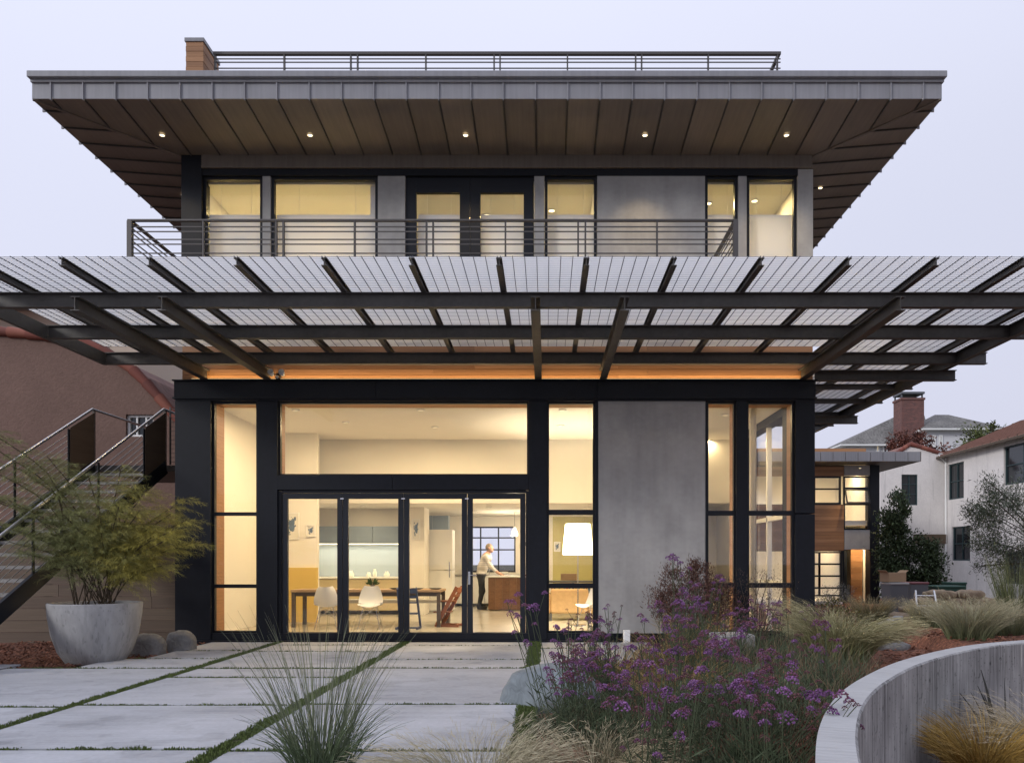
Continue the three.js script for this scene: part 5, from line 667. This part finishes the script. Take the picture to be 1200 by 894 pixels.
{
  const g1 = [.075, .10, .045], g2 = [.30, .25, .15], G = groundH;
  const feather = (label, x, z, h, n, base, seed, ex = {}) => grassClump('feather_grass', label, [x, G(x, z), z], { seed, n, h, base, w: .004, lean: .34, droop: .95, c1: g1, c1b: [.13, .15, .06], c2: [.34, .31, .20], seed_heads: .35, wind: .12, group: 'feather grass clumps', ...ex });
  feather('wind-blown pale green feather grass mound behind the verbena beside the curved wall', 2.93, 5.4, .82, 1900, .28, 1, { c1: [.12, .15, .045], c1b: [.17, .18, .06], droop: 1.7, wind: .6, c2: [.33, .29, .16] });
  feather('low pale feather grass tuft at the foot of the black corner column', 3.55, 3.1, .55, 900, .2, 2, { wind: -.9, c2: [.30, .29, .16] });
  feather('feather grass clump before the lit gridded window of the wing', 6.45, -2.5, .62, 1200, .25, 3); feather('feather grass clump beside the aluminium ladder', 6.95, -1.2, .58, 1200, .22, 4);
  feather('broad feather grass clump just behind the curved wall', 5.0, 4.0, .6, 1400, .24, 5, { lean: .5 }); feather('rounded feather grass clump right of the broad one by the curved wall', 5.85, 3.4, .58, 1000, .22, 6, { lean: .5 }); feather('small feather grass clump near the heap of sacks', 7.7, -.3, .5, 900, .22, 16);
  grassClump('reed_clump', 'tall green upright reeds beside the olive tree', [6.95, G(6.95, 1.6), 1.6], { seed: 7, n: 420, h: 1.25, base: .16, w: .009, lean: .2, droop: .25, c1: [.06, .085, .03], c2: [.13, .14, .06] });
  grassClump('upright_grass', 'tall green upright grass with fine stalks growing over the patio joint', [-1.5, -.04, 8.2], { seed: 8, n: 210, h: 1.12, base: .17, w: .0052, lean: .42, droop: .32, c1: [.045, .075, .028], c1b: [.07, .095, .04], c2: [.20, .21, .13], seg: 7 });
  grassClump('upright_grass', 'short leafy skirt of blades around the tall upright grass', [-1.48, -.04, 8.25], { seed: 18, n: 300, h: .55, base: .2, w: .005, lean: .62, droop: .9, c1: [.04, .07, .025], c1b: [.07, .095, .04], c2: [.10, .13, .06] });
  grassClump('blond_grass', 'soft blond feather grass leaning over the patio front', [-.38, -.05, 9.1], { seed: 9, n: 1300, h: .6, base: .24, w: .0026, lean: .5, droop: 1.5, c1: [.13, .14, .065], c1b: [.19, .18, .095], c2: [.34, .30, .20], seed_heads: .5, wind: -.55 });
  grassClump('blond_grass', 'dry blond grass tuft beside the blue-grey boulder', [.3, -.05, 8.7], { seed: 10, n: 1100, h: .52, base: .24, w: .003, lean: .6, droop: 1.8, c1: [.12, .13, .06], c1b: [.19, .17, .09], c2: [.33, .27, .17], seed_heads: .5, wind: -.4 });
  [['ochre grass tuft rising behind the blue-grey boulder', .75, 4.6, 11], ['ochre grass tuft among purple flowers beside the concrete cube', 1.35, 5.0, 12], ['golden grass tuft by the concrete wall foot', 1.9, 3.4, 13], ['tan grass tuft in the middle of the verbena bed', 1.15, 6.6, 17]].forEach(([l, x, z, s]) => grassClump('ochre_grass', l, [x, G(x, z), z], { seed: s, n: 650, h: .62, base: .22, w: .005, lean: .55, droop: .9, c1: [.16, .11, .035], c1b: [.12, .12, .04], c2: [.33, .22, .09], group: 'ochre grass tufts' }));
  grassClump('golden_grass', 'golden yellow grass mound outside the curved wall', [3.42, -.42, 7.25], { seed: 14, n: 1500, h: .72, base: .18, w: .005, lean: .6, droop: 1.2, c1: [.18, .115, .02], c1b: [.24, .16, .03], c2: [.42, .27, .07], wind: .1 });
  grassClump('golden_grass', 'pale feather grass behind the golden mound outside the curved wall', [4.15, -.42, 6.9], { seed: 15, n: 1300, h: .85, base: .2, w: .0035, lean: .7, droop: 1.6, c1: [.16, .14, .06], c2: [.45, .38, .27], seed_heads: .5, wind: .3 });
  grassClump('dark_flax', 'dark strappy flax blades standing against the curved wall', [4.05, -.42, 6.45], { seed: 19, n: 9, h: 1.05, base: .06, w: .03, lean: .45, droop: .25, c1: [.018, .02, .02], c2: [.03, .03, .03] });
}
// shrubs and trees: leaf clumps spread through a crown
function crown(o) {
  const r = rng(o.seed), b = new Blades(), cl = [];
  for (let i = 0; i < o.clumps; i++) { const a = r() * 6.283, u = 2 * r() - 1, k = Math.cbrt(.12 + .88 * r()), s = Math.sqrt(1 - u * u); cl.push([V(Math.cos(a) * s * k * o.rx, u * k * o.ry, Math.sin(a) * s * k * o.rz), .6 + .7 * r(), .75 + .5 * r()]); }
  for (let i = 0; i < o.n; i++) { const [c, sz, kk] = cl[Math.floor(r() * cl.length)]; const p = c.clone().add(V((r() + r() + r() - 1.5), (r() + r() + r() - 1.5), (r() + r() + r() - 1.5)).multiplyScalar(o.spread * sz)); const d = V(r() - .5, (r() - .5) + (o.up || 0), r() - .5).add(c.clone().multiplyScalar(.25 / Math.max(o.rx, .1))).normalize(); const m = r(), k = kk * (.7 + .6 * r()); b.leaf(p, d, V(r() - .5, r() + .2, r() - .5), o.len * (.6 + .8 * r()), o.wid * (.7 + .6 * r()), C3(o.c1.map((v, q) => lerp(v, o.c2[q], m)), k)); }
  return { geo: b.geo(), cl };
}
function shrub(name, label, pos, o, cat = 'shrub') {
  const t = thing(name, label, cat, pos, 0, o.group), cr = crown(o), stems = [], r = rng(o.seed + 1); const cy = o.cy;
  const base = V(o.tx || 0, 0, o.tz || 0), fork = o.trunk ? base.clone().add(V((r() - .5) * .2, cy * .45, 0)) : base; const trunk = [];
  if (o.trunk) trunk.push(tube([base, base.clone().lerp(fork, .5).add(V(.05, 0, .03)), fork], o.trunk, 8, 8));
  cr.cl.slice(0, o.limbs || 14).forEach(([c]) => { const e = c.clone().add(V(0, cy, 0)); const m = fork.clone().lerp(e, .5).add(V((r() - .5) * .15, .08 * cy, (r() - .5) * .15)); const R = (o.trunk || .018) * (.16 + .2 * r()); stems.push(new THREE.TubeGeometry(new THREE.CatmullRomCurve3([fork, m, e]), 8, R, 5)); });
  if (trunk.length) mesh('trunk', trunk, M.bark, t); mesh(o.trunk ? 'limbs' : 'stems', stems, M.bark, t); const f = mesh(o.trunk ? 'crown' : 'foliage', cr.geo, M.leaf, t); f.position.y = cy; return t;
}
shrub('smoke_bush', 'dark red-brown wispy bush against the concrete wall', [2.3, 0, .95], { seed: 41, n: 15000, clumps: 70, rx: .62, ry: .62, rz: .45, spread: .15, len: .05, wid: .012, c1: [.075, .034, .026], c2: [.14, .07, .05], cy: .72, limbs: 40, up: .3 });
shrub('smoke_bush', 'sparse maroon bush beside the tall corner window', [3.35, 0, .8], { seed: 42, n: 2600, clumps: 30, rx: .5, ry: .6, rz: .3, spread: .14, len: .04, wid: .007, c1: [.06, .05, .03], c2: [.11, .07, .05], cy: .65, limbs: 26, up: .3 });
shrub('yellow_shrub', 'small yellow-green shrub beyond the black corner column', [5.1, 0, -.9], { seed: 43, n: 2600, clumps: 24, rx: .35, ry: .3, rz: .3, spread: .12, len: .04, wid: .016, c1: [.10, .11, .025], c2: [.17, .16, .05], cy: .4 });
shrub('grey_shrub', 'pale grey-leaved shrub under the lit gridded window', [6.6, 0, -5.5], { seed: 44, n: 2600, clumps: 24, rx: .6, ry: .4, rz: .4, spread: .14, len: .04, wid: .016, c1: [.14, .15, .13], c2: [.24, .24, .22], cy: .5 });
shrub('dark_shrub', 'low dark green shrub on the mulch behind the feather grass', [4.55, .15, 1.8], { seed: 45, n: 3000, clumps: 20, rx: .42, ry: .2, rz: .3, spread: .1, len: .03, wid: .012, c1: [.05, .06, .02], c2: [.10, .085, .04], cy: .18 });
shrub('green_tuft', 'low green leafy tuft inside the end of the curved wall', [1.35, .2, 8.3], { seed: 46, n: 5200, clumps: 40, rx: .5, ry: .2, rz: .6, spread: .1, len: .06, wid: .005, c1: [.045, .07, .03], c2: [.10, .12, .065], cy: .16, up: .5 });
shrub('olive_tree', 'loose grey-green olive tree before the white stucco house', [10.75, 0, -4.6], { seed: 47, n: 22000, clumps: 120, rx: 1.25, ry: 1.3, rz: 1.1, spread: .26, len: .085, wid: .019, c1: [.06, .08, .045], c2: [.13, .155, .10], cy: 2.1, trunk: .05, tx: .9, limbs: 22 }, 'tree');
shrub('ivy_mass', 'dense dark green climber covering the side of the white house', [13.25, -.4, -17.2], { seed: 48, n: 14000, clumps: 90, rx: .5, ry: 2.2, rz: .45, spread: .3, len: .11, wid: .06, c1: [.024, .04, .016], c2: [.06, .09, .032], cy: 2.2, limbs: 20 }, 'climber');
shrub('ivy_mass', 'lower spreading dark green bush beside the tall climber', [14.25, -.4, -17.0], { seed: 58, n: 11000, clumps: 70, rx: .75, ry: 1.45, rz: .6, spread: .3, len: .11, wid: .06, c1: [.024, .04, .016], c2: [.06, .09, .032], cy: 1.3, limbs: 20 }, 'shrub');
shrub('red_leaf_tree', 'small dark red tree before the far shingle house', [22.5, 3.5, -36], { seed: 49, n: 5000, clumps: 50, rx: 2.2, ry: 1.4, rz: 1.2, spread: .4, len: .2, wid: .1, c1: [.09, .028, .02], c2: [.14, .05, .03], cy: 4.2, trunk: .12 }, 'tree');
shrub('green_tree', 'rounded light green tree behind the clay tile roof', [27.3, 3.5, -36], { seed: 50, n: 5000, clumps: 50, rx: 2.0, ry: 1.3, rz: 1.2, spread: .4, len: .2, wid: .11, c1: [.06, .085, .02], c2: [.12, .13, .04], cy: 4.8, trunk: .12 }, 'tree');
[['sparse tree with thin twigs rising above the clay roof', 31.5, 6.0, 51, 900], ['thin sparse tree on the skyline left of the shingle roof', 18.2, 3.5, 52, 500], ['low hazy tree beside the cedar parapet of the wing', 15.5, 3.6, 53, 3600]].forEach(([l, x, cy, s, n]) => shrub('sparse_tree', l, [x, 3, -38], { seed: s, n, clumps: 46, rx: 1.8, ry: 1.6, rz: 1, spread: .3, len: .2, wid: .08, c1: [.06, .07, .05], c2: [.10, .10, .08], cy, trunk: .1, limbs: 44 }, 'tree'));
// trees behind the photographer's side are left out; the glass mirrors open sky

// ------------------------------------------------------------------ verbena
{
  const r = rng(1234), heads = [];
  const mkHead = (seed, cs, n) => { const q = rng(seed), G = []; for (let i = 0; i < n; i++) { const a = i * 2.39996, k = Math.sqrt((i + .5) / n), x = Math.cos(a) * k, z = Math.sin(a) * k, y = .8 * (1 - k * k) + (q() - .5) * .3; const g = new THREE.OctahedronGeometry(.13 + .09 * q(), 0); g.rotateX(q() * 3).rotateY(q() * 3).translate(x + (q() - .5) * .15, y, z + (q() - .5) * .15); const c = cs[Math.floor(q() * cs.length)], kk = .65 + .7 * q(); const col = new Float32Array(g.attributes.position.count * 3); for (let v = 0; v < col.length; v += 3) { col[v] = c[0] * kk; col[v + 1] = c[1] * kk; col[v + 2] = c[2] * kk; } g.setAttribute('color', new THREE.BufferAttribute(col, 3)); G.push(g); } const g = join(G); g.computeVertexNormals(); return g; };
  const pur = [[.155, .06, .175], [.21, .09, .235], [.115, .038, .11]], mar = [[.095, .032, .042], [.14, .05, .06], [.065, .026, .03]], mix = [[.14, .05, .10], [.11, .036, .05], [.17, .07, .165]];
  for (let i = 0; i < 4; i++) heads.push(mkHead(100 + i, pur, 34)); for (let i = 0; i < 3; i++) heads.push(mkHead(200 + i, mar, 26)); for (let i = 0; i < 3; i++) heads.push(mkHead(300 + i, mix, 30));
  const hm = std({ vertexColors: true, roughness: .85 }); M.stem = std({ color: rgb(.05, .065, .03), roughness: .85 });
  const plant = (x, z, h, n, label, o = {}) => {
    const y0 = groundH(x, z) - .02, t = thing('verbena', label, 'flower', [x, y0, z], 0, o.group || 'verbena plants in the bed'), st = new Blades(), lf = new Blades(); const stems = [];
    for (let i = 0; i < n; i++) {
      const a = r() * 6.28, ln = (o.lean || .28) * r(), H = h * (.7 + .45 * r()), bs = V((r() - .5) * .2, 0, (r() - .5) * .2), e = V(bs.x + Math.cos(a) * ln * H + (o.dx || 0), H, bs.z + Math.sin(a) * ln * H + (o.dz || 0)), m = bs.clone().lerp(e, .5).add(V((r() - .5) * .06, .05 * H, (r() - .5) * .06)), cv = new THREE.CatmullRomCurve3([bs, m, e]);
      stems.push(new THREE.TubeGeometry(cv, 5, .0028, 4)); const tipsN = 1 + Math.floor(r() * 2.8);
      for (let k = 0; k < tipsN; k++) { const f = k ? .62 + .3 * r() : 1, p = cv.getPoint(f), aa = r() * 6.28, q = k ? p.clone().add(V(Math.cos(aa) * .09 * (.5 + r()), .06 + .13 * r(), Math.sin(aa) * .09 * (.5 + r()))) : p; if (k) stems.push(rod(p, q, .002, 4)); const v = r(), hi = v < (o.purple ?? .22) ? Math.floor(r() * 4) : v < .70 ? 4 + Math.floor(r() * 3) : 7 + Math.floor(r() * 3); const hd = mesh('flower_head', heads[hi], hm, t); const s = (.023 + .034 * r() * r()) * (hi >= 4 && hi < 7 ? .72 : 1); hd.position.copy(q); hd.scale.set(s * (.8 + .35 * r()), s, s * (.8 + .35 * r())); hd.rotation.set((r() - .5) * .7, r() * 6, (r() - .5) * .7); }
      for (let k = 0; k < 16; k++) { const p = cv.getPoint(.05 + .5 * r() * r()), aa = r() * 6.28, d = V(Math.cos(aa), .5 + .6 * r(), Math.sin(aa)).normalize(), kk = .7 + .6 * r(); lf.leaf(p, d, V(-Math.sin(aa), .2, Math.cos(aa)), .07 + .09 * r(), .009, [.05 * kk, .072 * kk, .034 * kk]); }
    }
    for (let k = 0; k < 46; k++) { const aa = r() * 6.28, rr = .2 * Math.sqrt(r()), p = V(Math.cos(aa) * rr, 0, Math.sin(aa) * rr), L = .12 + .24 * r(), d = V(Math.cos(aa) * .7 + (r() - .5), 1, Math.sin(aa) * .7 + (r() - .5)).normalize(), kk = .6 + .7 * r(), e = p.clone().addScaledVector(d, L); lf.strip([p, p.clone().lerp(e, .5).add(V(0, .02, 0)), e.add(V(0, -.02, 0))], .008, [.045 * kk, .068 * kk, .032 * kk], [.09 * kk, .11 * kk, .06 * kk]); }
    mesh('stems', stems, M.stem, t).userData.kind = 'stuff'; mesh('leaves', lf.geo(), M.leaf, t).userData.kind = 'stuff'; return t;
  };
  plant(.02, 7.0, .95, 7, 'tall verbena with purple heads leaning over the patio slabs before the glass door', { dx: -.32, purple: .8, lean: .18 }); plant(.25, 6.4, .8, 7, 'verbena with clustered purple heads in front of the blue-grey boulder', { dx: -.25, purple: .75 });
  plant(1.22, 9.1, .52, 11, 'verbena with dark maroon heads hanging over the end of the curved wall', { dx: .42, purple: .25, lean: .55 }); for (let i = 0; i < 12; i++) plant(.55 + .75 * r(), 8.1 + 1.3 * r(), .45 + .3 * r(), 7, 'maroon and purple verbena in the tangle at the end of the curved wall', { purple: .25, lean: .5, group: 'verbena at the wall end' });
  plant(1.55, 4.2, 1.12, 6, 'tallest purple verbena standing before the concrete wall', { purple: .95, lean: .16 });
  for (let i = 0; i < 8; i++) plant(-.05 + .65 * r(), 6.4 + 1.3 * r(), .5 + .3 * r(), 6, 'airy verbena between the blue-grey boulder and the blond grass', { dx: -.08, purple: .4, lean: .35, group: 'verbena by the boulder' });
  let c = 0, tries = 0; const L = 'purple verbena with thin branching stems in the crowded planting bed';
  while (c < 52 && tries++ < 2000) { const z = 3.6 + 6.0 * r(), x = lerp(.15, 3.0, r()); if (wallSide(x, z) > -.18) continue; const dd = CAMZ - z, px = 640 + 950 * x / dd; if (px < 610 + (z > 8 ? 40 : 0) || px > 985) continue; if (z > 7.5 && x < .5) continue; plant(x, z, (z > 7.6 ? .5 + .32 * r() : .48 + .42 * r()) * (px > 850 && z < 7.6 ? .6 : 1), 5 + Math.floor(4 * r()), L); c++; }
  // grey-green leaf litter of the bed: fine undergrowth
  const b = new Blades(); for (let i = 0; i < 10000; i++) { const z = 4.2 + 6 * r(), x = lerp(.1, 2.9, r()); if (wallSide(x, z) > -.08) continue; const dd = CAMZ - z, px = 640 + 950 * x / dd; if (px < 625 || (z > 7.5 && x < .3)) continue; const y = groundH(x, z), a = r() * 6.28, h = .08 + .26 * r(), p = V(x, y - .02, z), e = p.clone().add(V(Math.cos(a) * .12 * r() * 2, h, Math.sin(a) * .12 * r() * 2)), k = .55 + .8 * r(), t = NT(x / 6 + 4, z / 6 + 4, 50, 50, 2); const cA = t > .52 ? [.085, .062, .035] : [.04, .06, .027]; b.strip([p, p.clone().lerp(e, .5).add(V(0, .03, 0)), e], .005, C3(cA, k), C3(t > .52 ? [.19, .13, .075] : [.08, .10, .05], k)); }
  tag(mesh('undergrowth', b.geo(), M.leaf), 'tangled fine grey-green undergrowth below the verbena', 'ground cover', null, 'stuff');
}
// bark chips on the mulch
{
  const g = new THREE.BoxGeometry(.06, .008, .018), n = 9000, m = std({ color: rgb(1, 1, 1), roughness: 1 }), im = new THREE.InstancedMesh(g, m, n), r = rng(66), o = new THREE.Object3D(); let i = 0; while (i < n) { const left = r() < .2; const x = left ? lerp(-9, -5.6, r()) : lerp(.8, 8.5, r()), z = left ? lerp(-.2, 3.3, r()) : lerp(-3.5, 10, r()); if (!left && (wallSide(x, z) > -.03 && wallSide(x, z) < .25 || (x < 4.7 && z < .3) || (x < 1.75 && z < 3.5))) continue; if (left && x > -5.6 - (z > 2.4 ? .38 : 0) - .02) continue; o.position.set(x, groundH(x, z) + .012 + .03 * r(), z); o.rotation.set((r() - .5) * .9, r() * 6.28, (r() - .5) * .9); o.scale.set(.4 + 1.2 * r(), 1, .5 + r()); o.updateMatrix(); im.setMatrixAt(i, o.matrix); const k = .5 + 1.0 * r(); im.setColorAt(i, rgb(.16 * k, .068 * k, .042 * k)); i++; } im.name = 'bark_chips'; im.castShadow = im.receiveShadow = true; scene.add(im); tag(im, 'loose red-brown bark chips scattered over the beds', 'bark chips', null, 'stuff');
}
scene.traverse(o => { if (o.isMesh) o.castShadow = o.receiveShadow = true; });
renderer.render(scene, camera);
